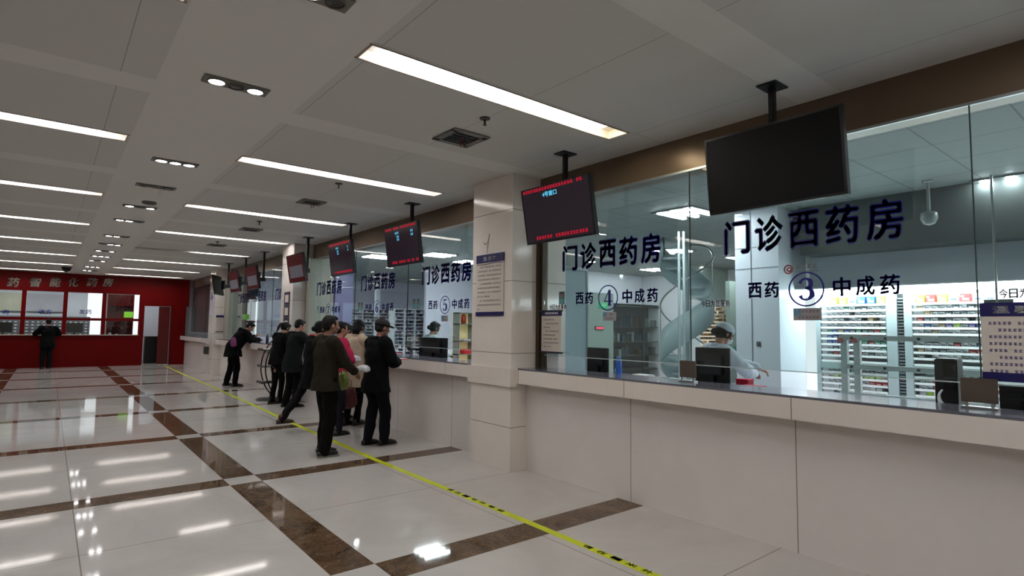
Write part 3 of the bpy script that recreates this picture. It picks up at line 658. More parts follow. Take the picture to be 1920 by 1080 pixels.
# logo on the glass next to window three
m_ = at(1484, 505, 0, GX)
t = thing('window_logo', (xg, m_.y, m_.z), 'small round red swirl logo with grey caption above the circled three', 'logo')
lg = MB(); ring_mb(lg, (0, 0.02, 0), GR, GU, 0.036, 0.011, 24); ring_mb(lg, (0, 0.014, -0.002), GR, GU, 0.018, 0.008, 18); stroke(lg, [(-0.03, 0.0), (-0.01, -0.012), (0.012, -0.006)], [0.006, 0.008, 0.004], (0, 0.01, 0), GR, GU); loc_child(t, 'swirl', lg, mat('logo_red', (140, 70, 70), 0.5))
lg = MB(); print_lines(lg, (0, -0.035, 0.022), GR, GU, 0.17, 1, 0.05, 0.034, random.Random(4)); print_lines(lg, (0, -0.035, -0.02), GR, GU, 0.17, 1, 0.05, 0.008, random.Random(5)); loc_child(t, 'caption', lg, mat('logo_grey', (100, 108, 104), 0.5))
# ------------------------------------------------------------------ notice boards
def board(y0_, y1_, z0_, z1_, x, label, title, body_mat, head, foot, rows, pitch, h, indent, short, seed, deep=0.012, tw=None, tx=None):
    t = thing('notice_board', (x, (y0_+y1_)/2, z0_), label, 'notice board')
    W = y0_-y1_; H = z1_-z0_
    loc_child(t, 'panel', MB().box(-deep, 0, -W/2, W/2, 0, H), PAPER)
    loc_child(t, 'header', MB().box(-deep-0.002, -0.001, -W/2-0.002, W/2+0.002, H-head, H+0.002), NAVY)
    loc_child(t, 'footer', MB().box(-deep-0.002, -0.001, -W/2-0.002, W/2+0.002, -0.002, foot), NAVY)
    m = MB()
    if title:
        tw = tw or W*0.55; tx = W/2-(W-tw)/2 if tx is None else tx
        n = len(title); st = tw/n
        for i, ch in enumerate(title): text_mb(m, ch, (-deep-0.002, tx-i*st-st*0.1, H-head*0.78), GR, GU, st*0.8, head*0.56, 0.02, 0.001)
    else: print_lines(m, (-deep-0.002, W/2-0.06, H-head*0.35), GR, GU, W-0.1, 1, 0.1, head*0.42, random.Random(seed+9))
    loc_child(t, 'title', m, WTXT)
    m = MB(); print_lines(m, (-deep, W/2-0.035, H-head-pitch*0.9), GR, GU, W-0.07, rows, pitch, h, random.Random(seed), indent, short, cw=1.25); loc_child(t, 'print', m, body_mat)
    return t
b1 = board(5.505, 4.985, 1.685, 2.395, PX-0.002, 'navy and cream notice board on the first pillar face', '告病友', INK, 0.095, 0.045, 11, 0.049, 0.017, (0, 4, 8), {3: .95, 7: .55, 10: .12}, 3, tw=0.26)
loc_child(b1, 'wave_line', MB().tube([(-0.0145, -0.25, 0.598), (-0.0145, -0.1, 0.606), (-0.0145, 0.1, 0.594), (-0.0145, 0.25, 0.603)], [0.004]*4, 6), NAVY)
b2 = board(4.745, 4.43, 1.285, 1.74, GX-0.04, 'cream scroll notice with navy heading hanging left of window four', None, INK, 0.055, 0.012, 8, 0.042, 0.014, (1, 3), {0: .7, 2: .5, 4: .8, 7: .5}, 5)
for z in (0.0, 0.455): loc_child(b2, 'rod', MB().tube([(-0.006, 0.20, z), (-0.006, 0, z), (-0.006, -0.17, z)], [0.009]*3, 8), BLK)
b3 = board(0.878, 0.32, 1.275, 1.728, GX-0.02, 'large notice board headed 温馨提示 at the right edge, navy and cream', '温馨提示', INKB, 0.078, 0.05, 8, 0.0395, 0.0175, (1, 5), {0: 1.0, 4: .34, 6: .6}, 8, tw=0.40, tx=0.235)
# pillar 2 strip of four notices, pillar 3 poster, board on the pillar 3 side
t = thing('notice_strip', (PX-0.002, 12.45, 0), 'vertical strip of four small framed notices on the second pillar', 'notice')
for k in range(4):
    z = 2.12-0.275*k
    f_ = loc_child(t, 'framed_notice', MB().box(-0.012, 0, -0.17, 0.17, z-0.135, z+0.135), mat('dark_notice_frame', (34, 32, 56), 0.5)); m = MB().box(-0.014, -0.012, -0.12, 0.10, z-0.085, z+0.075); loc_child(f_, 'sheet', m, PAPER)
t = thing('poster', (PX-0.002, 19.7, 0), 'tall pale poster with blue flower heading on the third pillar', 'poster')
loc_child(t, 'sheet', MB().box(-0.01, 0, -0.24, 0.24, 1.78, 2.62), mat('pale_poster', (196, 196, 206), 0.5)); m = MB()
for dx, dz, rr in ((0, 2.42, 0.09), (0.1, 2.36, 0.07), (-0.1, 2.38, 0.07), (0.02, 2.5, 0.06)): m.ball((-0.011, dx, dz), (0.003, rr, rr), n=12)
loc_child(t, 'flower_print', m, mat('blue_flower', (90, 104, 160), 0.5)); loc_child(t, 'lower_rule', MB().box(-0.012, -0.01, -0.2, 0.2, 1.80, 1.81), NAVY)
yy = 19.298
t = thing('notice_board', (4.14, yy, 0), 'grey notice board with dark heading on the side of the third pillar', 'notice board')
loc_child(t, 'panel', MB().box(-0.15, 0.13, -0.014, 0, 1.33, 1.80), PAPER); loc_child(t, 'header', MB().box(-0.16, 0.14, -0.018, -0.001, 1.76, 1.83), NAVY); loc_child(t, 'footer', MB().box(-0.16, 0.14, -0.016, -0.001, 1.32, 1.335), NAVY)
m = MB(); print_lines(m, (-0.12, -0.014, 1.72), (1, 0, 0), (0, 0, 1), 0.23, 9, 0.045, 0.016, random.Random(21), (), {}); loc_child(t, 'print', m, INK)
t = thing('wall_dispenser', (PX-0.04, 19.9, 0.62), 'small dark wall box on the third pillar below the counter belt', 'dispenser')
loc_child(t, 'case', MB().rbox(-0.08, 0.04, -0.1, 0.1, 0.0, 0.22, 0.01), mat('dark_box', (48, 50, 50), 0.4)); loc_child(t, 'lid', MB().rbox(-0.085, 0.04, -0.105, 0.105, 0.22, 0.24, 0.004), mat('grey_lid', (110, 110, 108), 0.4))
# faint mark stuck on pillar one
t = thing('wall_sticker', (PX-0.001, 5.30, 2.52), 'faint peeling tape mark high on the first pillar', 'sticker')
m = MB(); stroke(m, [(0.03, 0.12), (0.0, 0.0), (-0.015, -0.11)], [0.012, 0.02, 0.004], (0, 0, 0), GR, GU); stroke(m, [(-0.09, 0.03), (-0.05, 0.0), (-0.02, 0.03)], [0.006, 0.016, 0.004], (0, 0, 0), GR, GU); loc_child(t, 'tape_piece', m, mat('old_tape', (130, 112, 98), 0.6))
# ------------------------------------------------------------------ yellow floor tape
t = thing('floor_tape', (3.07, 0, 0), 'yellow queue tape with black characters 请在一米外等候 along the floor', 'tape')
tm = MB(); yv = [0.3, 3.5, 6.2, 9.1, 12.2, 16, 20.5, 24.5]; xv = [3.045, 3.065, 3.04, 3.09, 3.17, 3.25, 3.33, 3.42]
for i in range(len(yv)-1):
    a, b = (xv[i]-3.07, yv[i]), (xv[i+1]-3.07, yv[i+1])
    tm.add([(a[0]-0.034, a[1], 0.0015), (a[0]+0.034, a[1], 0.0015), (b[0]+0.034, b[1], 0.0015), (b[0]-0.034, b[1], 0.0015)], [(0, 1, 2, 3)])
    tm.add([(a[0]-0.034, a[1], 0.0), (a[0]-0.034, a[1], 0.0015), (b[0]-0.034, b[1], 0.0015), (b[0]-0.034, b[1], 0.0)], [(0, 1, 2, 3)])
loc_child(t, 'strip', tm, YEL)
for ys_ in (4.72, 2.93, 1.1):
    m = MB()
    for i, ch in enumerate('请在一米外等候'): text_mb(m, ch, (-0.05+0.022, ys_-i*0.13, 0.0016), GR, (1, 0, 0), 0.085, 0.048, 0.03, 0.0006)
    loc_child(t, 'characters', m, TBLK)
# ================================================================== DISPENSARY
# ceiling fixtures: three tubes in a louvre box
fx = [(6.45, 4.35, 1), (7.5, 1.2, 1), (9.3, 2.9, 0), (6.2, 7.6, 0), (9.4, 6.6, 0), (12.0, 9.0, 0), (6.4, 10.4, 0), (7.6, 11.0, 0), (5.6, 11.6, 0), (5.9, 15.4, 0), (6.3, -1.8, 0), (9.2, -0.6, 0), (9.8, 19.6, 0), (11.3, 6.2, 0), (11.2, 13.5, 0)]
fx.sort(key=lambda q: math.hypot(q[0], q[1]))
ORDS = ['first', 'second', 'third', 'fourth', 'fifth', 'sixth', 'seventh', 'eighth', 'ninth', 'tenth', 'eleventh', 'twelfth', 'thirteenth', 'fourteenth', 'fifteenth', 'sixteenth', 'seventeenth']
for i, (x, y, _) in enumerate(fx):
    t = thing('louvre_light', (x, y, IC), 'three-tube louvre light in the dispensary ceiling, %s nearest the viewer' % ORDS[i], 'light', 'dispensary ceiling lights')
    loc_child(t, 'housing', MB().box(-0.31, 0.31, -0.31, 0.31, -0.02, -0.001), ALU)
    for k in (-1, 0, 1): loc_child(t, 'tube', MB().rbox(-0.29, 0.29, k*0.2-0.032, k*0.2+0.032, -0.032, -0.02, 0.004), ITUBE)
for i, (px, py) in enumerate([(1737, 408), (1742, 440), (1162, 515), (1313, 500), (1570, 463), (1676, 497), (1110, 490)]):
    p = at(px, py, 2, IC)
    if p.x > 13 or p.y > 24: continue
    t = thing('round_downlight', (p.x, p.y, IC), 'small round downlight in the dispensary ceiling, %s' % ['behind the white dome camera', 'below and left of the white dome camera', 'above the circled four', 'over the spiral stair', 'in the soffit above the circled three', 'low above the right shelf bank', 'above the left end of window four'][i], 'light', 'dispensary downlights')
    loc_child(t, 'rim', MB().lathe((0, 0, -0.015), [(0.1, 0.014), (0.09, 0)], 18), ALU); loc_child(t, 'lamp', MB().lathe((0, 0, -0.02), [(0.075, 0.006), (0.07, 0)], 18), ITUBE)
# camera pole from the ceiling
p = at(1742, 405, 0, 6.9)
t = thing('dome_camera', (6.9, p.y, IC), 'white dome camera hanging from the dispensary ceiling above the cartons', 'camera')
loc_child(t, 'pole', MB().cyl((0, 0), 0.015, p.z-IC+0.04, -0.001, 10), ALU); loc_child(t, 'dome', MB().lathe((0, 0, p.z-IC-0.03), [(0.02, 0.08), (0.07, 0.06), (0.075, 0.0), (0.05, -0.05), (0.01, -0.065)], 18), mat('dome_grey', (150, 160, 158), 0.3)); loc_child(t, 'collar', MB().lathe((0, 0, -0.02), [(0.05, 0.018), (0.045, 0)], 14), ALU)
for px, pz, lab in ((1870, 575, 'thin hanging rod and tag over the right notice board'),):
    p = at(px, pz, 0, 7.1); t = thing('sign_rod', (7.1, p.y, IC), lab, 'rod'); loc_child(t, 'rod', MB().cyl((0, 0), 0.012, p.z-IC, -0.001, 8), ALU); loc_child(t, 'tag_plate', MB().box(-0.004, 0.004, -0.12, 0.10, p.z-IC+0.03, p.z-IC+0.07), mat('grey_tag', (96, 104, 104), 0.5))
# soffit over the dispensing shelves and the white column
struct('wall_soffit', MB().box(7.30, 9.3, -4.4, 3.25, 2.50, IC), mat('soffit_shade_grey', (96, 104, 102), 0.5))  # dark grey carries the shade on the soffit front
struct('wall_soffit', MB().box(7.66, 9.3, -4.4, 3.30, 2.10, 2.50), WHITE_G)
ca, cb = at(1380, 600, 0, 7.0).y, at(1462, 600, 0, 7.0).y
struct('wall_column', MB().box(7.0, 7.75, cb, ca, 0, IC), WHITE_G)
m = MB()
for yy in (ca-0.22,): m.box(6.994, 7.0, yy-0.004, yy+0.004, 0, IC)
for zz in (2.62, 2.35): m.box(6.994, 7.0, cb, ca, zz-0.003, zz+0.003)
struct('trim_14', m, mat('joint_grey', (120, 130, 136), 0.5))
p = at(1422, 645, 0, 6.99); t = thing('wall_switch', (6.996, p.y, p.z), 'tiny dark lock plate on the white column behind window three', 'switch'); loc_child(t, 'plate', MB().rbox(-0.01, 0, -0.025, 0.025, -0.03, 0.03, 0.003), mat('lock_dark', (70, 74, 80), 0.4)); loc_child(t, 'knob', MB().ball((-0.014, 0, 0), 0.009, n=8), ALU)
# dispensing machine: two lit shelf banks
MX = 7.70
t = thing('dispensing_machine', (MX, 2.0, 0), 'long brightly lit white dispensing shelf unit filled with medicine cartons behind window three', 'shelf unit')
W2 = mat('machine_white', (225, 230, 232), 0.35)
loc_child(t, 'back_panel', MB().box(0.34, 0.38, -4.0, 1.42, 0.1, 2.09), W2)
loc_child(t, 'top_panel', MB().box(0.0, 0.38, -4.0, 1.42, 2.065, 2.09), W2)
loc_child(t, 'light_band', MB().box(-0.27, 0.005, -4.0, 1.40, 2.02, 2.075), emis('machine_light', (0.88, 0.97, 1.0), 22.0))
loc_child(t, 'hood', MB().box(-0.28, 0.0, -4.0, 1.42, 2.0752, 2.09), W2)  # cover added to keep the band's light off the wall above
loc_child(t, 'base_panel', MB().box(-0.0, 0.38, -4.0, 1.42, 0.0, 0.2), W2)
loc_child(t, 'side_panel', MB().box(-0.02, 0.38, 1.42, 1.46, 0.0, 2.09), W2)
loc_child(t, 'lit_side_panel', MB().box(0.0, 0.03, 1.245, 1.42, 0.6, 2.0), emis('machine_side_glow', (0.9, 0.96, 1.0), 1.1))  # no lamp here: the white panel's lit look is emission
loc_child(t, 'post', MB().rbox(-0.02, 0.05, 0.34, 0.45, 0.2, 2.0, 0.004), mat('machine_post', (176, 190, 192), 0.35))
loc_child(t, 'post', MB().rbox(-0.02, 0.05, 0.19, 0.27, 0.2, 2.0, 0.004), mat('machine_post', (176, 190, 192), 0.35))
loc_child(t, 'post', MB().rbox(-0.02, 0.03, 1.19, 1.245, 0.2, 2.0, 0.004), mat('machine_post', (176, 190, 192), 0.35))
loc_child(t, 'post', MB().rbox(-0.02, 0.03, -1.12, -1.0, 0.2, 2.0, 0.004), mat('machine_post', (176, 190, 192), 0.35))
ch = MB()
for k in range(48): ch.rbox(-0.012, 0.015, 0.275, 0.335, 0.24+k*0.036, 0.24+k*0.036+0.02, 0.003)
loc_child(t, 'lift_chain', ch, mat('chain_mix', (150, 156, 160), 0.3, metal=0.7)); loc_child(t, 'chain_shaft', MB().box(0.02, 0.03, 0.27, 0.34, 0.2, 2.0), mat('shaft_dark', (30, 36, 40), 0.5))
BANK = [(0.455, 1.185), (-0.99, 0.185), (-3.9, -1.13)]
zrows = [1.885-0.0695*k for k in range(24)]
for b0, b1 in BANK:
    for i, z in enumerate(zrows):
        loc_child(t, 'shelf', MB().box(-0.005, 0.33, b0, b1, z-0.008, z).box(-0.02, -0.005, b0, b1, z-0.020, z+0.006), mat('shelf_white', (244, 246, 246), 0.3))
for b0, b1 in BANK[:2]:
    loc_child(t, 'label_rail', MB().box(-0.03, -0.016, b0, b1, 1.09, 1.165), mat('label_rail_green', (150, 170, 166), 0.4))
# cartons: 300 counted one by one, the rest as one mass
rnd = random.Random(11)
cols = {'white': (228, 230, 230), 'pale': (196, 204, 204), 'green': (60, 150, 110), 'blue': (56, 96, 170), 'red': (200, 60, 60), 'dark': (96, 106, 108), 'lime': (176, 212, 70), 'purple': (110, 90, 170), 'pink': (214, 130, 160), 'tan': (190, 160, 110)}
def carton_mesh(nm, wq, h, d, r_):
    m = MB(); m.cur = 0; m.rbox(0, d, -wq/2, wq/2, 0, h, 0.002); m.cur = 1; m.box(-0.0012, 0, -wq*0.38, wq*0.30, h*0.25, h*0.48); m.cur = 2; m.box(-0.0012, 0, wq*0.1, wq*0.42, h*0.58, h*0.8)
    return m.mesh('medicine_carton', [mat('carton_'+nm, cols[nm], 0.4), mat('carton_print', (70, 84, 96), 0.5) if nm in ('white', 'pale') else mat('carton_'+'white', cols['white'], 0.4), mat('carton_grey_block', (130, 146, 150), 0.5)])  # carton body, print, small grey block on the front
cm = {}
for nm in cols: cm[nm] = [carton_mesh(nm, 0.062, h, 0.12, rnd) for h in (0.038, 0.047)]
tall = {nm: carton_mesh(nm, 0.085, 0.095, 0.1, rnd) for nm in ('white', 'lime', 'blue', 'purple', 'red', 'pink')}
def zone_colour(bank, row, fr):
    r = rnd.random()
    if bank == 0:
        if row in (5,) and r < .6: return rnd.choice(['green', 'blue', 'green'])
        if row in (6, 7) and fr > .55 and r < .7: return 'blue'
        if row in (6, 7) and fr < .35 and r < .5: return rnd.choice(['red', 'green'])
        if row == 9 and .4 < fr < .8 and r < .5: return 'red'
        if row == 13 and r < .25: return 'lime'
        if row == 14 and fr < .3 and r < .5: return 'red'
    else:
        if row == 0 and r < .5: return rnd.choice(['red', 'pink'])
        if row == 4 and .3 < fr < .8 and r < .7: return 'purple'
        if row == 8 and .3 < fr < .6: return 'red'
        if row in (13, 14) and r < .4: return rnd.choice(['tan', 'green', 'red'])
    return 'white' if r < .56 else 'pale' if r < .76 else 'dark' if r < .86 else rnd.choice(['green', 'tan', 'blue', 'red', 'lime', 'dark'])
ORD = ['first', 'second', 'third', 'fourth', 'fifth', 'sixth', 'seventh', 'eighth', 'ninth', 'tenth', 'eleventh', 'twelfth', 'thirteenth', 'fourteenth', 'fifteenth', 'sixteenth']
names_b = ['left lit shelf bank', 'right lit shelf bank']
spots = []; rest = MB(); restc = []
for bi, (b0, b1) in enumerate(BANK):
    for ri, z in enumerate(zrows):
        y = b0+0.04; k = 0
        if bi < 2 and ri in (0, 10, 11): continue
        while y < b1-0.035:
            if rnd.random() > 0.07: spots.append((bi, ri, y, z, (y-b0)/(b1-b0)))
            y += 0.067
SH = mat('x', (1, 1, 1)) if False else None
count = 0; masses = {}
for bi, ri, y, z, fr in spots:
    nm = zone_colour(min(bi, 1), ri, fr); v = rnd.randrange(2); dx = 0.012+0.02*rnd.random()
    if bi < 2 and 0 <= ri <= 14 and y > -0.55 and count < 282:
        o = bpy.data.objects.new('medicine_carton', cm[nm][v]); COL.objects.link(o); o.location = (MX+dx, 2.0+y, z+0.0003); count += 1
        word = {'pale': 'pale grey', 'tan': 'tan'}.get(nm, nm)
        tag(o, '%s carton, %s row from the top, %s of %s' % (word, ORD[ri], ('right end' if fr < .34 else 'middle' if fr < .67 else 'left end'), names_b[bi]), 'carton', '%s cartons on the %s' % (word, names_b[bi]))
    else:
        masses.setdefault(nm, []).append((MX+dx, 2.0+y, z+0.0003, v))
rest = MB(); mats_r = [mat('carton_'+k, cols[k], 0.4) for k in cols]; keys = list(cols)
for nm, lst in masses.items():
    rest.cur = keys.index(nm)
    for x, y, z, v in lst: rest.box(x, x+0.12, y-0.031, y+0.031, z, z+(0.038, 0.047)[v])
tag(rest.build('medicine_cartons', mats_r), 'the remaining mass of small medicine cartons in the lit shelf unit', 'cartons', kind='stuff')
for bi, (b0, b1) in enumerate(BANK[:2]):
    y = b0+0.06; i = 0
    while y < b1-0.04:
        nm = rnd.choice(['lime', 'white', 'blue', 'white', 'lime'] if bi == 0 else ['lime', 'white', 'purple', 'red', 'white', 'pink'])
        if y > -0.6:
            o = bpy.data.objects.new('medicine_box', tall[nm]); COL.objects.link(o); o.location = (MX+0.02, 2.0+y, 1.8855)
            tag(o, 'tall %s medicine box in the top row of the %s' % (nm, names_b[bi]), 'carton', 'tall %s boxes, top row, %s' % (nm, names_b[bi]))
        y += 0.105
# aluminium conveyor frame before the machine
FXX = 6.6
def fy(px, py): return at(px, py, 0, FXX)
t = thing('conveyor_frame', (FXX, 2.0, 0), 'grey aluminium rail frame standing before the lit medicine shelves', 'frame')
AL2 = mat('grey_rail', (186, 198, 196), 0.35, metal=0.4)
for px, pz in ((1583, 630), (1607, 630), (1850, 640)):
    q = fy(px, pz); loc_child(t, 'post', MB().rbox(-0.03, 0.03, q.y-2-0.03, q.y-2+0.03, 0.0, q.z, 0.004), AL2)
for py_, dz in ((633, 0.05), (686, 0.05), (738, 0.05)):
    a = fy(1583 if py_ > 640 else 1575, py_); r_ = loc_child(t, 'rail', MB().rbox(-0.045, 0.0, fy(1850, 650).y-2, a.y-2, a.z-dz/2, a.z+dz/2, 0.004), AL2)
    m = MB()
    for k, px in enumerate((1600, 1662, 1725)):
        q = fy(px, py_); m = MB().lathe((-0.05, q.y-2, a.z), [(0.015, -0.004), (0.015, 0.006)], 10, Matrix.Rotation(math.pi/2, 3, 'Y')); loc_child(r_, 'bolt', m, mat('bolt_dark', (50, 60, 60), 0.4))
for px in (1578, 1603):
    q = fy(px, 637); loc_child(t, 'red_cap', MB().rbox(-0.05, 0.035, q.y-2-0.028, q.y-2+0.028, q.z-0.03, q.z+0.02, 0.004), mat('faded_red', (190, 110, 110), 0.4))
# frosted partition, exit sign, led strip (behind window four)
py0 = 7.2
a, b = at(1012, 500, 1, py0), at(1100, 520, 1, py0)
struct('wall_partition', MB().box(a.x-0.5, b.x, py0, py0+0.05, 0, 2.62), FROST)
struct('trim_15', MB().box(a.x-0.5, b.x+0.02, py0-0.02, py0+0.07, 2.60, 2.66).box(b.x-0.01, b.x+0.03, py0-0.01, py0+0.06, 0, 2.62), ALU)
py1 = 8.6
a, b = at(1098, 560, 1, py1), at(1150, 560, 1, py1)
struct('wall_partition', MB().box(a.x-0.3, b.x, py1, py1+0.08, 0, 2.35), mat('grey_green_wall', (140, 158, 150), 0.5))
c = at(1131, 573, 1, py1-0.02); t = thing('exit_sign', (c.x, py1-0.001, c.z), 'lit green exit sign on the wall behind window four', 'sign')
loc_child(t, 'panel', MB().rbox(-0.13, 0.13, -0.03, 0, -0.06, 0.06, 0.004), mat('exit_green', (20, 150, 90), 0.4, emit=(20, 170, 100), es=0.6)); m = MB(); stroke(m, [(-0.08, -0.02), (0.0, 0.0), (0.02, -0.03)], [0.015, 0.02, 0.01], (0, -0.03, 0), (1, 0, 0), (0, 0, 1)); stroke(m, [(0.03, 0.0), (0.09, 0.0)], [0.012, 0.012], (0, -0.03, 0), (1, 0, 0), (0, 0, 1)); stroke(m, [(-0.1, 0.03), (0.1, 0.03)], [0.008, 0.008], (0, -0.03, 0), (1, 0, 0), (0, 0, 1)); loc_child(t, 'pictogram', m, WTXT)
c = at(1124, 615, 1, py1-0.02); t = thing('led_strip_sign', (c.x, py1-0.001, c.z), 'narrow glowing pink-red display strip on the wall behind window four', 'display')
loc_child(t, 'case', MB().rbox(-0.13, 0.13, -0.03, 0, -0.04, 0.04, 0.004), mat('led_case', (120, 90, 95), 0.4)); loc_child(t, 'led_line', MB().rbox(-0.12, 0.12, -0.034, -0.03, -0.02, 0.02, 0.002), emis('pink_led', (1.0, 0.12, 0.2), 1.3))
# white lit zone and dark glass cabinets
py2 = 10.0
a, b = at(1098, 570, 1, py2+0.6), at(1262, 570, 1, py2+0.6)
struct('wall_back_lit', MB().box(a.x-0.2, b.x+3, py2+0.6, py2+0.7, 0, IC), mat('bright_white_wall', (226, 232, 240), 0.5))
a, b = at(1145, 572, 1, py2), at(1247, 572, 1, py2); zt = at(1200, 571, 1, py2).z
t = thing('glass_cabinet', ((a.x+b.x)/2, py2, 0), 'tall dark glass-fronted cabinet with books and bottles behind window four', 'cabinet'); W = (b.x-a.x)/2
CB = mat('cabinet_dark', (20, 27, 24), 0.5)
loc_child(t, 'carcass', MB().box(-W, W, 0.36, 0.4, 0, zt).box(-W, -W+0.03, 0, 0.36, 0, zt).box(W-0.03, W, 0, 0.36, 0, zt).box(-W+0.03, W-0.03, 0, 0.36, zt-0.03, zt).box(-W+0.03, W-0.03, 0, 0.36, 0, 0.06), CB)
for z in (0.45, 0.82, 1.2, 1.6): loc_child(t, 'shelf', MB().box(-W+0.03, W-0.03, 0.02, 0.36, z, z+0.02), mat('cabinet_shelf', (70, 78, 72), 0.4))
for x0_, x1_ in ((-W+0.02, 0.18), (0.2, W-0.02)):
    d_ = loc_child(t, 'door', MB().box(x0_, x1_, -0.012, -0.006, 0.06, zt-0.04), GLASSC)
    f_ = MB()
    f_.box(x0_, x0_+0.04, -0.02, -0.012, 0.06, zt-0.04).box(x1_-0.04, x1_, -0.02, -0.012, 0.06, zt-0.04).box(x0_, x1_, -0.02, -0.012, 0.06, 0.1).box(x0_, x1_, -0.02, -0.012, zt-0.08, zt-0.04); loc_child(d_, 'door_frame', f_, mat('door_frame_green', (52, 62, 56), 0.4))
rr = random.Random(5); nn = 0
for z in (0.84, 1.22, 1.62):
    x = a.x+0.1
    while x < b.x-0.15:
        w_ = rr.choice([0.05, 0.07, 0.10]); h_ = rr.uniform(0.16, 0.3)
        cn = rr.choice([('pale grey', (90, 98, 96)), ('white', (130, 138, 136)), ('blue', (34, 58, 80)), ('brown', (66, 52, 42)), ('dark green', (28, 44, 38))])
        if rr.random() < 0.6:
            tag(MB().rbox(x, x+w_, py2+0.06, py2+0.26, z+0.001, z+h_, 0.004).build('file_box', mat('file_'+cn[0], cn[1], 0.5)), '%s file box in the dark glass cabinet, %s shelf' % (cn[0], {0.84: 'low', 1.22: 'middle', 1.62: 'top'}[z]), 'file box', 'file boxes in the glass cabinet'); nn += 1
        x += w_+rr.choice([0.01, 0.03, 0.09])
# spiral stair
sc = (8.42, 5.66); t = thing('spiral_staircase', (sc[0], sc[1], 0), 'white spiral staircase with solid curved balustrade behind the glass between windows three and four', 'staircase')
ST = mat('stair_white', (206, 218, 220), 0.35)
loc_child(t, 'centre_pole', MB().cyl((0, 0), 0.045, 0.0, IC, 20), mat('stair_pole', (170, 186, 186), 0.25, metal=0.3))
N = 18; a0 = math.radians(-101); tot = math.radians(620); rise = 3.0/N; RO = 0.42
for i in range(N):
    aa, ab = a0+tot*i/N, a0+tot*(i+1)/N; z = rise*(i+0.8)
    vs = []
    for zz in (z-0.035, z):
        vs += [(0.04*math.cos(aa), 0.04*math.sin(aa), zz), (RO*math.cos(aa), RO*math.sin(aa), zz), (RO*math.cos((aa+ab)/2), RO*math.sin((aa+ab)/2), zz), (RO*math.cos(ab), RO*math.sin(ab), zz), (0.04*math.cos(ab), 0.04*math.sin(ab), zz)]
    loc_child(t, 'tread', MB().add(vs, [(0,1,2,3,4), (9,8,7,6,5), (0,5,6,1), (1,6,7,2), (2,7,8,3), (3,8,9,4), (4,9,5,0)]), ST)
bl = MB(); vs = []; n = 70
for i in range(n+1):
    q = i/n; an = a0+tot*q; z = 3.0*q*(N-0.2)/N
    z0_ = max(0.0, z-0.16); z1_ = min(z+0.34, IC-0.01)
    for rr_ in (RO, RO+0.03):
        for zz in (z0_, z1_): vs.append((rr_*math.cos(an), rr_*math.sin(an), zz))
fs = []
for i in range(n):
    o = 4*i; p = o+4; fs += [(o, p, p+1, o+1), (o+2, o+3, p+3, p+2), (o, o+2, p+2, p), (o+1, p+1, p+3, o+3)]
loc_child(t, 'balustrade', bl.add(vs, fs, True), mat('stair_band', (168, 190, 190), 0.3))
hr = [((RO+0.015)*math.cos(a0+tot*i/24), (RO+0.015)*math.sin(a0+tot*i/24), min(3.0*i/24+0.85, IC-0.05)) for i in range(21)]
loc_child(t, 'handrail', MB().tube(hr, [0.016]*21, 8), ALU)
for i in range(0, 18, 3):
    an = a0+tot*i/24; zb = 3.0*i/24
    loc_child(t, 'baluster', MB().cyl(((RO+0.015)*math.cos(an), (RO+0.015)*math.sin(an)), 0.009, max(0, zb+0.30), min(zb+0.86, IC-0.05), 8), ALU)
# steel columns beside the stair
for i, px in enumerate((1273, 1282)):
    p = at(px, 500, 0, 6.9); z1_ = at(px, 434, 0, 6.9).z
    m = MB().cyl((6.9, p.y), 0.018, 0.0, z1_, 12); tag(m.build('steel_post', mat('pale_post', (180, 196, 196), 0.3, metal=0.3)), 'thin pale upright post behind the glass seam, %s of two' % ('left' if i == 0 else 'right'), 'post')
# warm lit shelves far behind
wy = 7.3
a, b = at(1312, 570, 1, wy), at(1368, 570, 1, wy); zt = at(1340, 572, 1, wy).z
t = thing('lit_shelf_unit', ((a.x+b.x)/2, wy, 0), 'warm-lit shelf unit packed with cartons seen above the seated pharmacist', 'shelf unit'); W = (b.x-a.x)/2
loc_child(t, 'back_panel', MB().box(-W, W, 0.3, 0.33, 0, zt), emis('warm_shelf_glow', (1.0, 0.86, 0.66), 0.85)); loc_child(t, 'side_panel', MB().box(-W-0.02, -W, 0, 0.33, 0, zt), W2); loc_child(t, 'side_panel', MB().box(W, W+0.02, 0, 0.33, 0, zt), W2)  # warm light on the shelves imitated by an emitting back panel
for k in range(14):
    z = zt-0.02-k*0.085; loc_child(t, 'shelf', MB().box(-W, W, 0, 0.3, z-0.012, z), mat('warm_shelf', (236, 222, 204), 0.4))
rr = random.Random(9)
for k in range(1, 14):
    z = zt-0.02-k*0.085; x = a.x+0.05
    while x < b.x-0.05:
        nm = rr.choice([('brown', (120, 84, 60)), ('cream', (236, 220, 190)), ('orange', (220, 150, 70)), ('grey', (120, 110, 100))])
        if rr.random() < .7: tag(MB().rbox(x-0.04, x+0.04, wy+0.02, wy+0.12, z+0.001, z+0.045, 0.003).build('medicine_carton', mat('wc_'+nm[0], nm[1], 0.5)), 'small %s carton on the warm-lit shelves, %s row from the top' % (nm[0], ORD[k-1]), 'carton', '%s cartons on the warm-lit shelves' % nm[0])
        x += 0.105
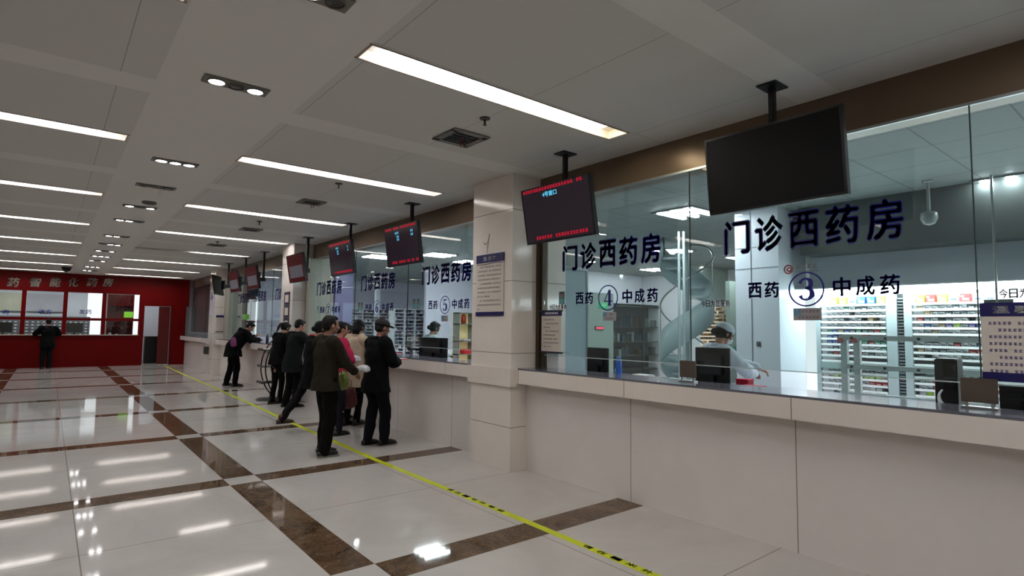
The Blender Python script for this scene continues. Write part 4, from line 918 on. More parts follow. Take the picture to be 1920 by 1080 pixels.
# wall with clock and red display right of it
wq = 6.6
a, b = at(1368, 600, 1, wq), at(1440, 600, 1, wq)
struct('wall_partition', MB().box(a.x+0.02, b.x+1.5, wq, wq+0.1, 0, 2.62), mat('sage_wall', (128, 142, 134), 0.5))
c = at(1386, 584, 1, wq); t = thing('wall_clock', (c.x, wq-0.001, c.z), 'round grey wall clock above the red display behind window three', 'clock')
loc_child(t, 'rim', MB().lathe((0, 0, 0), [(0.15, 0.0), (0.155, 0.03), (0.13, 0.035)], 24, Matrix.Rotation(math.pi/2, 3, 'X')), mat('clock_rim', (90, 104, 84), 0.3)); loc_child(t, 'face', MB().lathe((0, -0.036, 0), [(0.13, 0.0), (0.1, 0.003)], 24, Matrix.Rotation(math.pi/2, 3, 'X')), mat('clock_face', (150, 164, 150), 0.3)); loc_child(t, 'hand', MB().box(-0.005, 0.005, -0.045, -0.041, 0, 0.09).box(0, 0.06, -0.045, -0.041, -0.005, 0.005), BLK)
c = at(1390, 628, 1, wq); t = thing('wall_display', (c.x, wq-0.001, c.z), 'dark wall display with a red lower band behind the seated pharmacist', 'display')
loc_child(t, 'case', MB().rbox(-0.19, 0.19, -0.05, 0, -0.12, 0.12, 0.005), mat('display_case', (44, 40, 34), 0.4)); loc_child(t, 'red_band', MB().box(-0.18, 0.18, -0.053, -0.05, -0.105, 0.015), mat('red_band', (150, 20, 30), 0.4, emit=(170, 16, 30), es=0.25))
c = at(1384, 655, 1, wq-0.3); tag(MB().ball((c.x, wq-0.3, c.z-0.05), (0.15, 0.12, 0.16), n=16).build('green_cushion', mat('deep_green', (20, 84, 66), 0.6)), 'round deep green chair cushion beyond the seated pharmacist', 'cushion')
tag(MB().cyl((c.x, wq-0.3), 0.03, 0.0, c.z-0.205, 10).box(c.x-0.2, c.x+0.2, wq-0.5, wq-0.1, 0, 0.03).build('stool_base', BLK), 'black stool base holding the green cushion', 'stool')
struct('wall_partition', MB().box(at(1290, 550, 1, wq+1.2).x, b.x+1.5, wq+1.25, wq+1.35, 2.28, IC), mat('pale_green_wall', (172, 186, 178), 0.5))
# ------------------------------------------------------------------ section five and beyond
wz = 13.2
a, b = at(798, 600, 1, wz), at(905, 600, 1, wz)
struct('wall_partition', MB().box(a.x, b.x+3.5, wz, wz+0.1, 0, IC), mat('lavender_white_wall', (214, 216, 230), 0.5))
a, b = at(863, 600, 1, wz-0.3), at(886, 600, 1, wz-0.3); zt = at(873, 586, 1, wz-0.3).z
t = thing('display_rack', ((a.x+b.x)/2, wz-0.32, 0), 'yellow-lit open rack beside the first pillar behind window five', 'rack'); W = (b.x-a.x)/2+0.06
loc_child(t, 'back_panel', MB().box(-W, W, 0.28, 0.3, 0, zt), mat('cream_glow', (236, 216, 160), 0.5, emit=(236, 210, 150), es=0.25))  # yellow light of the rack put into panel colour and emission
for s_ in (-W, W-0.03): loc_child(t, 'post', MB().box(s_, s_+0.03, 0, 0.28, 0, zt), mat('rack_grey', (120, 126, 116), 0.4))
for z in (0.35, 0.8, 1.15, zt-0.33, zt-0.03): loc_child(t, 'shelf', MB().box(-W, W, 0, 0.28, z, z+0.025), mat('rack_grey', (120, 126, 116), 0.4))
c = at(871, 610, 1, wz-0.25); tag(MB().lathe((c.x, wz-0.2, zt-0.304), [(0.05, 0), (0.07, 0.02), (0.07, 0.20), (0.04, 0.24), (0.02, 0.26)], 16).build('canister', mat('red_canister', (160, 36, 30), 0.4)), 'red canister on the top shelf of the yellow-lit rack', 'canister')
c = at(875, 663, 1, wz-0.25); tag(MB().rbox(c.x-0.12, c.x+0.1, wz-0.3, wz-0.08, 0.826, 0.96, 0.01).build('red_carton', mat('red_carton', (200, 30, 40), 0.4)), 'red carton low on the yellow-lit rack', 'carton')
tag(MB().rbox(c.x-0.14, c.x+0.12, wz-0.3, wz-0.1, 1.176, 1.23, 0.02).build('folded_cloth', WHITE), 'folded white cloth on the middle shelf of the yellow-lit rack', 'cloth')
# drug shelves facing the viewer behind windows five and six
for i, (pa, pb, sy, lab) in enumerate([(739, 797, 14.6, 'white drug shelf unit with dark rows right behind window five'), (650, 736, 17.2, 'white drug shelf unit farther back behind window six')]):
    a, b = at(pa, 600, 1, sy), at(pb, 600, 1, sy); zt = at(pa, 578, 1, sy).z
    t = thing('drug_shelf', ((a.x+b.x)/2, sy, 0), lab, 'shelf unit'); W = (b.x-a.x)/2
    loc_child(t, 'back_panel', MB().box(-W, W, 0.3, 0.32, 0, zt), W2)
    nb = 3
    for k in range(nb+1): loc_child(t, 'upright', MB().box(-W+2*W*k/nb-0.025, -W+2*W*k/nb+0.025, -0.01, 0.3, 0, zt), W2)
    for k in range(20):
        z = zt-0.01-k*0.1
        if z > 0.05: loc_child(t, 'shelf', MB().box(-W, W, 0, 0.3, z-0.02, z), W2)
    m = MB(); rr = random.Random(31+i)
    for k in range(1, 20):
        z = zt-0.01-k*0.1; x = (a.x-b.x)/2+0.05
        while x < W-0.06:
            if rr.random() < .8:
                m.cur = rr.choice([0, 0, 1, 2, 3]); m.box(x, x+0.06, 0.04, 0.14, z+0.0, z+0.055)
            x += 0.075
    m2 = m.build('medicine_cartons', [mat('ct_dark', (58, 66, 84), 0.5), mat('ct_mid', (130, 140, 160), 0.5), mat('carton_white', cols['white'], 0.4), mat('ct_violet', (110, 96, 130), 0.5)]); m2.location = ((a.x+b.x)/2, sy, 0)
    tag(m2, 'mass of tiny cartons filling the %s' % ['drug shelves behind window five', 'farther drug shelves behind window six'][i], 'cartons', kind='stuff')
struct('wall_partition', MB().box(4.9, at(797, 600, 1, 18.2).x+6, 18.2, 18.3, 0, IC), mat('lavender_white_wall', (214, 216, 230), 0.5))
a = at(710, 530, 1, 15.5); struct('trim_16', MB().box(a.x-0.06, a.x+0.06, 15.5, 15.62, 0, IC), mat('white_lit_post', (230, 236, 244), 0.4))
a, b = at(628, 560, 1, 13.5), at(662, 560, 1, 13.5); struct('wall_partition', MB().box(a.x, b.x, 13.5, 13.6, 0, IC), mat('violet_grey_panel', (110, 112, 150), 0.4))
# section beyond the second pillar: dim room with bright slot
struct('wall_partition', MB().box(4.8, 13.4, 21.4, 21.5, 0, IC), mat('teal_grey_wall', (110, 132, 132), 0.5))
a, b = at(480, 600, 1, 21.3), at(493, 600, 1, 21.3); t = thing('light_box', ((a.x+b.x)/2, 21.36, 0), 'tall glowing white slot between the second and third pillars', 'light panel'); loc_child(t, 'diffuser', MB().box(-(b.x-a.x)/2, (b.x-a.x)/2, 0, 0.02, 0.9, 2.55), emis('white_light_panel', (0.93, 0.95, 1.0), 1.3)); loc_child(t, 'casing', MB().box(-(b.x-a.x)/2-0.05, (b.x-a.x)/2+0.05, 0.02, 0.035, 0.85, 2.6), ALU)
# ------------------------------------------------------------------ worktop things
CT = 1.0505
def monitor(x, y, w_, h_, rz, label, cat='monitor'):
    t = thing('computer_monitor', (x, y, CT), label, cat, None, rz)
    loc_child(t, 'casing', MB().rbox(-0.012, 0.012, -w_/2, w_/2, 0.016, 0.045+h_, 0.004), BLK); loc_child(t, 'rear_housing', MB().rbox(-0.04, -0.012, -w_*0.32, w_*0.32, 0.09, h_-0.02, 0.01), mat('rear_black', (22, 22, 25), 0.5))
    loc_child(t, 'neck', MB().rbox(-0.035, -0.012, -0.03, 0.03, 0.0, 0.14, 0.003), BLK); loc_child(t, 'base', MB().rbox(-0.11, 0.09, -0.12, 0.12, 0.0, 0.012, 0.003), BLK); return t
def mon_at(pa, pb, ptop, x, label, rz=0):
    a, b = at(pa, 690, 0, x), at(pb, 690, 0, x); zt = at((pa+pb)/2, ptop, 0, x).z
    return monitor(x, (a.y+b.y)/2, a.y-b.y, zt-CT-0.045, rz, label)
mon_at(1102, 1141, 652, 4.74, 'black computer monitor behind window four beside the blue bottle')
mon_at(1305, 1369, 652, 4.74, 'black computer monitor in front of the seated pharmacist')
mon_at(786, 838, 633, 4.74, 'black computer monitor in front of the pharmacist with a bun')
mon_at(1872, 1935, 722, 4.60, 'low black monitor half behind the right-hand notice board')
a, b = at(1756, 720, 0, 4.55), at(1799, 720, 0, 4.55); zt = at(1775, 672, 0, 4.55).z
t = thing('black_display', (4.55, (a.y+b.y)/2, CT), 'black boxy device with a white curved cord near window three', 'device'); W = (a.y-b.y)/2
loc_child(t, 'casing', MB().rbox(-0.04, 0.10, -W, W, 0.01, zt-CT, 0.008), BLK); loc_child(t, 'front_plate', MB().rbox(-0.048, -0.04, -W*0.9, W*0.2, 0.14, zt-CT-0.02, 0.003), BLKG); loc_child(t, 'base', MB().rbox(-0.06, 0.12, -W-0.01, W+0.01, 0.0, 0.01, 0.003), BLK)
loc_child(t, 'cord', MB().tube([(-0.05, 0.02, 0.13), (-0.055, 0.035, 0.10), (-0.055, 0.03, 0.055), (-0.055, 0.0, 0.03), (-0.055, -0.035, 0.008)], [0.006, 0.008, 0.013, 0.012, 0.005], 8), WHITE)
p = at(1160, 697, 2, CT); c = Vector((p.x, p.y, CT)); sc_ = 0.0
t = thing('water_bottle', (4.55, at(1160, 690, 0, 4.55).y, CT), 'blue metal water bottle standing on the grey worktop', 'bottle'); hb = at(1160, 668, 0, 4.55).z-CT
loc_child(t, 'body', MB().lathe((0, 0, 0), [(0.028, 0), (0.033, 0.006), (0.033, hb*0.72), (0.024, hb*0.82)], 20), mat('bottle_blue', (60, 110, 200), 0.25)); loc_child(t, 'cap', MB().lathe((0, 0, 0), [(0.025, hb*0.82), (0.026, hb*0.97), (0.02, hb)], 20), mat('cap_blue', (90, 150, 225), 0.3)); loc_child(t, 'strap', MB().tube([(0, 0.034, hb*0.5), (0, 0.045, hb*0.4), (0, 0.036, hb*0.15)], [0.004]*3, 6), WHITE)
# white basket of papers
yb = at(1213, 700, 0, 4.6).y
t = thing('tray', (4.55, yb, CT), 'white plastic tray with folded papers right of the blue bottle', 'tray')
m = MB().box(-0.09, 0.09, -0.12, 0.12, 0, 0.008); m.box(-0.09, -0.085, -0.12, 0.12, 0.008, 0.04).box(0.085, 0.09, -0.12, 0.12, 0.008, 0.04).box(-0.085, 0.085, -0.12, -0.115, 0.008, 0.04).box(-0.085, 0.085, 0.115, 0.12, 0.008, 0.04)
loc_child(t, 'shell', m, WHITE); loc_child(t, 'paper_stack', MB().rbox(-0.07, 0.07, -0.09, 0.10, 0.008, 0.06, 0.01), mat('paper_white', (215, 218, 222), 0.6))
for px, lab, w_, l_, h_ in ((1138, 'crumpled white papers left of the blue bottle', .1, .16, .02), (1152, 'small flat white sheet in front of the blue bottle', .06, .1, .003), (1265, 'white folded sheet beside the steel plate', .07, .09, .045)):
    yq = at(px, 698, 0, 4.62).y; tag(MB().rbox(4.60-w_/2, 4.60+w_/2, yq-l_/2, yq+l_/2, CT, CT+h_, min(0.008, h_/3)).build('paper_sheets', mat('paper_white', (215, 218, 222), 0.6, bump=0.5, nscale=20)), lab, 'paper')
yq = at(1245, 690, 0, 5.0).y
a, b = at(1027, 680, 0, 4.37), at(1047, 680, 0, 4.37)
tag(MB().rbox(4.365, 4.37, b.y, a.y, 1.1085, 1.29, 0.001).build('paper_card', mat('paper_white', (215, 218, 222), 0.6)), 'white upright card below the scroll notice beside the first pillar', 'card')
# steel speech plates
for i, (pa, pb) in enumerate(((1275, 1305), (1800, 1870))):
    a, b = at(pa, 700, 0, 4.27), at(pb, 700, 0, 4.27)
    t = thing('speech_plate', (4.27, (a.y+b.y)/2, 1.1085), 'brown steel speech plate at the glass slot, %s' % ('smaller one under the glass seam' if i == 0 else 'larger one left of the notice board'), 'plate', 'speech plates'); W = (a.y-b.y)/2
    loc_child(t, 'plate', MB().rbox(-0.006, 0.006, -W, W, 0.035, 0.178, 0.003), STEEL); loc_child(t, 'foot', MB().rbox(-0.03, 0.03, -W, W, 0, 0.012, 0.003), ALU)
    for s_ in (-1, 1): loc_child(t, 'clear_leg', MB().box(-0.004, 0.004, s_*W*0.7-0.008, s_*W*0.7+0.008, 0.012, 0.035), ALU)
# red box lid and tray the pharmacist holds
yq = at(1412, 713, 0, 4.8).y
tag(MB().rbox(4.66, 4.84, yq-0.10, yq+0.08, CT, CT+0.025, 0.006).build('red_folder', mat('red_plastic', (210, 36, 70), 0.35)), 'flat red folder on the worktop under the pharmacist hand', 'folder')
t = thing('red_box', (4.98, at(1396, 693, 0, 4.98).y, CT), 'small red box on the inner desk beside the white column', 'box'); loc_child(t, 'body', MB().rbox(-0.05, 0.05, -0.06, 0.06, 0.0, 0.045, 0.005), mat('red_plastic2', (176, 30, 50), 0.4)); loc_child(t, 'lid', MB().rbox(-0.055, 0.055, -0.065, 0.065, 0.045, 0.058, 0.004), mat('red_plastic', (210, 36, 70), 0.35))
# scanner on arm and red item at window five
yq = at(775, 655, 0, 4.7).y; t = thing('card_reader', (4.66, yq, CT), 'black card reader on a bracket left of the window five monitor', 'device')
loc_child(t, 'stem', MB().rbox(-0.015, 0.015, -0.02, 0.02, 0.0, 0.12, 0.003), mat('grey_stem', (120, 116, 124), 0.4)); loc_child(t, 'head', MB().rbox(-0.05, 0.05, -0.20, 0.06, 0.12, 0.15, 0.006), BLK); loc_child(t, 'screen', MB().rbox(-0.02, 0.0, 0.0, 0.17, 0.15, 0.25, 0.006), mat('slate_screen', (40, 48, 60), 0.3))
yq = at(745, 662, 0, 4.6).y; tag(MB().rbox(4.5, 4.64, yq-0.14, yq+0.14, CT, CT+0.05, 0.008).build('red_tray', mat('coral_red', (220, 70, 90), 0.4)), 'small coral red tray on the worktop near window five', 'tray')
tag(MB().rbox(4.45, 4.6, at(820, 672, 0, 4.5).y-0.25, at(820, 672, 0, 4.5).y+0.2, CT, CT+0.004, 0.001).build('paper_sheets', mat('paper_white', (215, 218, 222), 0.6)), 'loose white sheets on the worktop in front of window five', 'paper')
yq = at(501, 640, 0, 4.2).y; tag(MB().lathe((4.2, yq, 1.1085), [(0.03, 0), (0.035, 0.005), (0.035, 0.15), (0.015, 0.19), (0.015, 0.22)], 14).build('drink_bottle', BLK), 'small black bottle on the far counter beside the leaning person', 'bottle')
# magazine rack
rk = Vector((3.64, 12.50, 0))
t = thing('magazine_rack', (rk.x, rk.y, 0), 'black curved wire magazine rack with three tiers and round base beside the counter queue', 'rack')
loc_child(t, 'base', MB().lathe((0, 0, 0), [(0.24, 0), (0.24, 0.02), (0.2, 0.035), (0.02, 0.04)], 28), BLK)
for s_ in (-0.16, 0.16):
    loc_child(t, 'upright', MB().tube([(0.12, s_*0.4, 0.03), (-0.02, s_, 0.25), (-0.12, s_, 0.55), (-0.11, s_, 0.85), (0.0, s_, 1.12), (0.16, s_*0.8, 1.3)], [0.014]*6, 8), BLK)
for i, z in enumerate((0.35, 0.68, 1.02)):
    r_ = loc_child(t, 'tier', MB().rbox(-0.2, 0.12, -0.17, 0.17, z, z+0.015, 0.004).box(-0.205, -0.195, -0.17, 0.17, z, z+0.05), mat('wire_grey', (60, 60, 62), 0.4))
tag(MB().rbox(rk.x-0.18, rk.x+0.10, rk.y-0.14, rk.y+0.14, 1.0355, 1.055, 0.003).build('leaflets', WHITE), 'white leaflets on the top tier of the black magazine rack', 'leaflets')
tag(MB().rbox(rk.x-0.16, rk.x+0.08, rk.y-0.12, rk.y+0.12, 0.3655, 0.385, 0.003).build('leaflets', mat('grey_leaflet', (120, 120, 116), 0.5)), 'grey leaflets on the lowest tier of the black magazine rack', 'leaflets')
# ================================================================== PEOPLE
def remesh(mb, name, mt, parent, vox=0.008, smooth=2, wrinkle=0.0, wf=9.0, seed=0):
    me = mb.mesh(name+'_src', mt); o = bpy.data.objects.new(name+'_src', me); COL.objects.link(o)
    r = o.modifiers.new('r', 'REMESH'); r.mode = 'VOXEL'; r.voxel_size = vox; r.use_smooth_shade = True
    s_ = o.modifiers.new('s', 'SMOOTH'); s_.factor = 0.5; s_.iterations = smooth
    bpy.context.view_layer.update()
    nm = bpy.data.meshes.new_from_object(o.evaluated_get(bpy.context.evaluated_depsgraph_get())); nm.name = name
    bpy.data.objects.remove(o); bpy.data.meshes.remove(me)
    if wrinkle:
        off = Vector((seed*3.1, seed*1.7, 0))
        vn = [v.normal.copy() for v in nm.vertices]
        for v, n_ in zip(nm.vertices, vn):
            p = Vector((v.co.x*wf, v.co.y*wf, v.co.z*wf*0.55))+off
            v.co += n_*((noise.noise(p)+0.5*noise.noise(p*2.1))*wrinkle)
    nm.materials.clear(); nm.materials.append(mt)
    q = bpy.data.objects.new(name, nm); COL.objects.link(q)
    if parent: q.parent = parent
    for p in nm.polygons: p.use_smooth = True
    return q
def ik(a, b, l1, l2, hint):
    a = Vector(a); b = Vector(b); d = b-a; L = d.length; mx = (l1+l2)*0.995
    if L > mx: b = a+d*(mx/L); d = b-a; L = mx
    u = d/L; h = Vector(hint); h = (h-u*h.dot(u)).normalized()
    x = (l1*l1-l2*l2+L*L)/(2*L); y = math.sqrt(max(1e-6, l1*l1-x*x))
    return a+u*x+h*y, b
def person(nm_label, loc, heading, H=1.66, lean=4, head_pitch=8, head_turn=0, lh=(-0.2, 0.15, 0.95), rh=(0.2, 0.15, 0.95), le=(-1, -0.6, -0.3), re=(1, -0.6, -0.3),
           lf=(-0.1, 0.0), rf=(0.1, 0.05), lift=(0, 0), coat=(30, 30, 32), hem=0.8, bulk=1.0, trousers=(22, 22, 26), shoes=(16, 15, 16), sole=None, skin=(168, 122, 98), hair=(18, 15, 14),
           style='short', cap=None, collar=None, hood=False, seated=False, group=None, vox=0.008, mask=False, coat_name='coat', seed=1, knee=(0, 1, 0), wr=0.018, inner=None, crown_gray=None, fem=False, skirt_flare=1.0, shoes_name='shoe', strap=None):
    """local frame: +y forward, +x right of the figure; scaled from a 1.70 m figure"""
    k = H/1.725; V = lambda x, y, z: Vector((x, y, z))*k
    R_ = Matrix.Rotation(math.radians(-lean), 3, 'X'); piv = V(0, 0, 0.93)
    U = lambda x, y, z: piv + R_ @ (V(x, y, z)-piv)
    SK = mat('skin_%d' % skin[0], skin, 0.55); CM = mat('cloth_%d_%d_%d' % coat, coat, 0.9, spec=0.12, noise_amt=0.12, nscale=14)
    # joints
    shw = 0.165 if fem else 0.185
    sL, sR = U(-shw, -0.01, 1.385), U(shw, -0.01, 1.385); nb = U(0, -0.005, 1.41); nk = U(0, 0.015, 1.50)
    HM = Matrix.Rotation(math.radians(-lean-head_pitch), 3, 'X'); HM = Matrix.Rotation(math.radians(-lean), 3, 'X') @ Matrix.Rotation(math.radians(head_turn), 3, 'Z') @ Matrix.Rotation(math.radians(-head_pitch), 3, 'X')
    hc = nk + HM @ V(0, 0.02, 0.095)
    hp = lambda x, y, z: hc + HM @ V(x, y, z)
    eL, wL = ik(sL, Vector(lh)*k, 0.285*k, 0.25*k, le); eR, wR = ik(sR, Vector(rh)*k, 0.285*k, 0.25*k, re)
    hipL, hipR = V(-0.09, 0, 0.93), V(0.09, 0, 0.93)
    if seated: aL, aR = V(lf[0], lf[1], 0.08), V(rf[0], rf[1], 0.08)
    else: aL, aR = V(lf[0], lf[1]-0.05, 0.085+lift[0]), V(rf[0], rf[1]-0.05, 0.085+lift[1])
    kL, aL = ik(hipL, aL, 0.43*k, 0.42*k, knee); kR, aR = ik(hipR, aR, 0.43*k, 0.42*k, knee)
    # ---- body
    b = MB(); r = lambda *a: tuple(x*k for x in a)
    b.tube([V(0, 0, 0.86), V(0, 0, 0.95), U(0, 0.0, 1.08), U(0, 0.0, 1.25), U(0, -0.005, 1.37), U(0, 0.0, 1.43)], [r(.14, .09), r(.155, .105), r(.12, .09), r(.15, .105), r(.15, .09), r(.07, .06)], 18, lat=(1, 0, 0))
    b.tube([nb, nk, hp(0, -0.01, -0.05)], [0.056*k, 0.05*k, 0.05*k], 14)
    b.ball(hp(0, -0.012, 0.02), r(.076, .094, .098), HM, 20); b.ball(hp(0, 0.02, -0.045), r(.055, .062, .062), HM, 16); b.ball(hp(0, 0.045, -0.088), r(.026, .025, .022), HM, 12)
    b.tube([hp(0, 0.078, 0.012), hp(0, 0.093, -0.012), hp(0, 0.102, -0.030), hp(0, 0.086, -0.040)], [r(.009, .009), r(.011, .011), r(.016, .013), r(.012, .010)], 8)
    for s_ in (-1, 1):
        b.ball(hp(s_*0.030, 0.072, 0.020), r(.020, .010, .009), HM, 10); b.ball(hp(s_*0.045, 0.058, -0.028), r(.022, .018, .022), HM, 10)
        b.ball(hp(s_*0.077, -0.008, -0.008), r(.010, .018, .030), HM, 10)
    b.ball(hp(0, 0.078, -0.058), r(.024, .012, .007), HM, 10); b.ball(hp(0, 0.076, -0.069), r(.020, .012, .007), HM, 10)
    for s_, e_, w_, h_ in ((sL, eL, wL, -1), (sR, eR, wR, 1)):
        b.tube([s_, s_.lerp(e_, .5), e_, e_.lerp(w_, .4), w_], [0.05*k, 0.045*k, 0.038*k, 0.038*k, 0.026*k], 12)
        d = (w_-e_).normalized(); side = Vector((h_, 0, 0)); side = (side-d*side.dot(d)).normalized() if abs(side.dot(d)) < .95 else d.orthogonal().normalized(); nn_ = d.cross(side)
        if nn_.z > 0: nn_ = -nn_
        pc = w_+d*0.045*k
        b.tube([w_-d*0.01*k, w_+d*0.03*k, w_+d*0.082*k], [r(.026, .018), r(.038, .016), r(.040, .014)], 12, lat=tuple(side))
        for j, ln in enumerate((0.058, 0.072, 0.078, 0.070)):
            o_ = side*((1.5-j)*0.0205*k)*(-1)
            p0 = w_+d*0.078*k+o_; l_ = ln*k; p1 = p0+d*l_*0.45+nn_*l_*0.10; p2 = p1+d*l_*0.28+nn_*l_*0.25; p3 = p2+d*l_*0.10+nn_*l_*0.25
            b.tube([p0, p1, p2, p3], [0.0095*k, 0.009*k, 0.0082*k, 0.007*k], 8)
        t0 = w_+d*0.022*k-side*0.030*k; b.tube([t0, t0-side*0.018*k+d*0.028*k+nn_*0.01*k, t0-side*0.020*k+d*0.058*k+nn_*0.022*k], [0.012*k, 0.0105*k, 0.008*k], 8)
    for h_, k_, a_ in ((hipL, kL, aL), (hipR, kR, aR)):
        b.tube([h_, h_.lerp(k_, .5), k_, k_.lerp(a_, .35), a_], [0.085*k, 0.07*k, 0.05*k, 0.05*k, 0.034*k], 12); b.tube([a_, a_+V(0, 0.04, -0.04), a_+V(0, 0.15, -0.055)], [r(.034, .034), r(.036, .03), r(.03, .018)], 10)
    body = remesh(b, 'person', SK, None, vox=0.0065 if vox < 0.01 else vox*0.8, smooth=1)
    body.location = loc; body.rotation_euler = (0, 0, math.radians(heading))
    tag(body, nm_label, 'person', group)
    # ---- eyes
    for s_ in (-1, 1):
        loc_child(body, 'eye', MB().ball(hp(s_*0.030, 0.080, 0.010), r(.009, .005, .004), HM, 10), mat('eye_dark', (20, 16, 14), 0.2)); loc_child(body, 'eyebrow', MB().ball(hp(s_*0.030, 0.083, 0.026), r(.014, .004, .0025), HM, 8), mat('brow', (26, 22, 20), 0.7))
    if mask: loc_child(body, 'face_mask', MB().ball(hp(0, 0.058, -0.045), r(.058, .058, .042), HM, 16), mat('mask_white', (214, 222, 228), 0.6))
    # ---- hair
    HMAT = mat('hair_%d' % hair[0], hair, 0.6, spec=0.2, noise_amt=0.3, nscale=60); hm = MB()
    hm.ball(hp(0, -0.030, 0.042), r(.083, .094, .088), HM, 20)
    if style in ('short', 'man'):
        hm.ball(hp(0, -0.055, -0.005), r(.074, .062, .070), HM, 16); hm.ball(hp(0, 0.018, 0.088), r(.062, .060, .034), HM, 14)
        for s_ in (-1, 1): hm.ball(hp(s_*0.066, 0.0, 0.022), r(.015, .035, .042), HM, 10)
    if style in ('bun', 'pony', 'bob', 'long'):
        hm.ball(hp(0, -0.045, 0.0), r(.080, .075, .082), HM, 16); hm.ball(hp(0, 0.030, 0.080), r(.064, .055, .040), HM, 14)
        for s_ in (-1, 1): hm.ball(hp(s_*0.068, 0.005, 0.005), r(.018, .045, .062), HM, 10)
    if style == 'bob': hm.tube([hp(0, -0.06, 0.0), hp(0, -0.062, -0.06), hp(0, -0.055, -0.11)], [r(.082, .062), r(.085, .058), r(.07, .04)], 14, lat=tuple(HM @ Vector((1, 0, 0))))
    if style == 'long': hm.tube([hp(0, -0.06, 0.0), hp(0, -0.075, -0.09), hp(0, -0.06, -0.22), hp(0, -0.05, -0.30)], [r(.082, .062), r(.088, .05), r(.08, .035), r(.05, .02)], 14, lat=tuple(HM @ Vector((1, 0, 0))))
    if style == 'bun': hm.ball(hp(0, -0.125, -0.02), r(.045, .038, .045), HM, 12)
    if style == 'pony': hm.tube([hp(0, -0.10, 0.035), hp(0, -0.15, 0.02), hp(0, -0.165, -0.06), hp(0, -0.15, -0.17)], [r(.025, .025), r(.036, .032), r(.036, .03), r(.012, .012)], 12)
    remesh(hm, 'hair', HMAT, body, vox=0.008, smooth=2, wrinkle=0.004, wf=40)
    if cap:
        cmm = mat('cap_%d' % cap[0], cap, 0.8); c_ = MB(); c_.ball(hp(0, -0.018, 0.058), r(.096, .110, .070), HM, 20); c_.tube([hp(0, -0.02, 0.035), hp(0, -0.02, 0.070)], [r(.096, .110), r(.092, .105)], 20, lat=tuple(HM @ Vector((1, 0, 0))), cap=False)
        hat = remesh(c_, 'cap', cmm, body, 0.007, 2); v_ = MB()
        v_.tube([hp(0, 0.060, 0.044), hp(0, 0.105, 0.042), hp(0, 0.160, 0.030)], [r(.072, .010), r(.070, .008), r(.045, .005)], 16, lat=tuple(HM @ Vector((1, 0, 0)))); (None if mask else loc_child(hat, 'peak', v_, cmm))
    # ---- coat
    q = bulk; c_ = MB(); hz = hem
    fl_ = skirt_flare
    below = [V(0, -0.005, hz), V(0, -0.005, (hz+0.93)/2)] if hz < 0.84 else [V(0, 0, hz)]
    rb = [r(.215*q*fl_, .17*q*fl_), r(.20*q, .158*q)] if hz < 0.84 else [r(.192*q, .152*q)]
    c_.tube(below+[V(0, -0.003, 0.96), U(0, 0.0, 1.10), U(0, 0.0, 1.26), U(0, -0.01, 1.36), U(0, -0.005, 1.425)], rb+[r(.182*q, .142*q), r(.17*q, .135*q), r(.185*q, .14*q), r(.165*q, .115*q), r(.085, .075)], 24, lat=(1, 0, 0), cap=False)
    for s_, e_, w_ in ((sL, eL, wL), (sR, eR, wR)):
        c_.tube([s_.lerp(nb, .35), s_, s_.lerp(e_, .5), e_, e_.lerp(w_, .5), w_.lerp(e_, .04)], [0.075*k, 0.083*k*q, 0.073*k*q, 0.064*k*q, 0.06*k*q, 0.05*k*q], 16)
    coat_o = remesh(c_, coat_name, CM, body, vox=vox, smooth=3, wrinkle=wr, seed=seed)
    cc = collar or coat; c_ = MB()
    tk = [U(0, 0.0, 1.405), U(0, 0.0, 1.44), U(0, 0.002, 1.47)]
    c_.tube(tk, [r(.088, .082), r(.080, .076), r(.076, .074)], 20, lat=(1, 0, 0), cap=False); remesh(c_, 'collar', mat('cloth_%d_%d_%d' % cc, cc, 0.9, spec=0.12, noise_amt=0.12, nscale=14), body, 0.008, 2, 0.003)
    if hood: c_ = MB(); c_.ball(U(0, -0.10, 1.40), r(.11, .06, .09), None, 16); remesh(c_, 'hood', CM, body, 0.01, 2, 0.006)
    # ---- trousers, shoes
    TM = mat('cloth_%d_%d_%d' % trousers, trousers, 0.9, spec=0.12, noise_amt=0.12, nscale=14); c_ = MB(); tw = 0.82 if fem else 1.0
    c_.tube([V(0, 0, 0.84), V(0, 0, 0.92), V(0, 0, 1.0)], [r(.15, .12), r(.165, .13), r(.15, .12)], 18, lat=(1, 0, 0))
    for h_, k_, a_ in ((hipL, kL, aL), (hipR, kR, aR)):
        c_.tube([h_, h_.lerp(k_, .5), k_, k_.lerp(a_, .5), a_+V(0, -0.005, -0.02)], [0.102*k*tw, 0.092*k*tw, 0.078*k*tw, 0.072*k*tw, 0.066*k*tw], 16)
    remesh(c_, 'trousers', TM, body, vox=max(vox, .009), smooth=2, wrinkle=wr*0.8, wf=11, seed=seed+3)
    SM = mat('shoe_%d_%d' % (shoes[0], shoes[1]), shoes, 0.45)
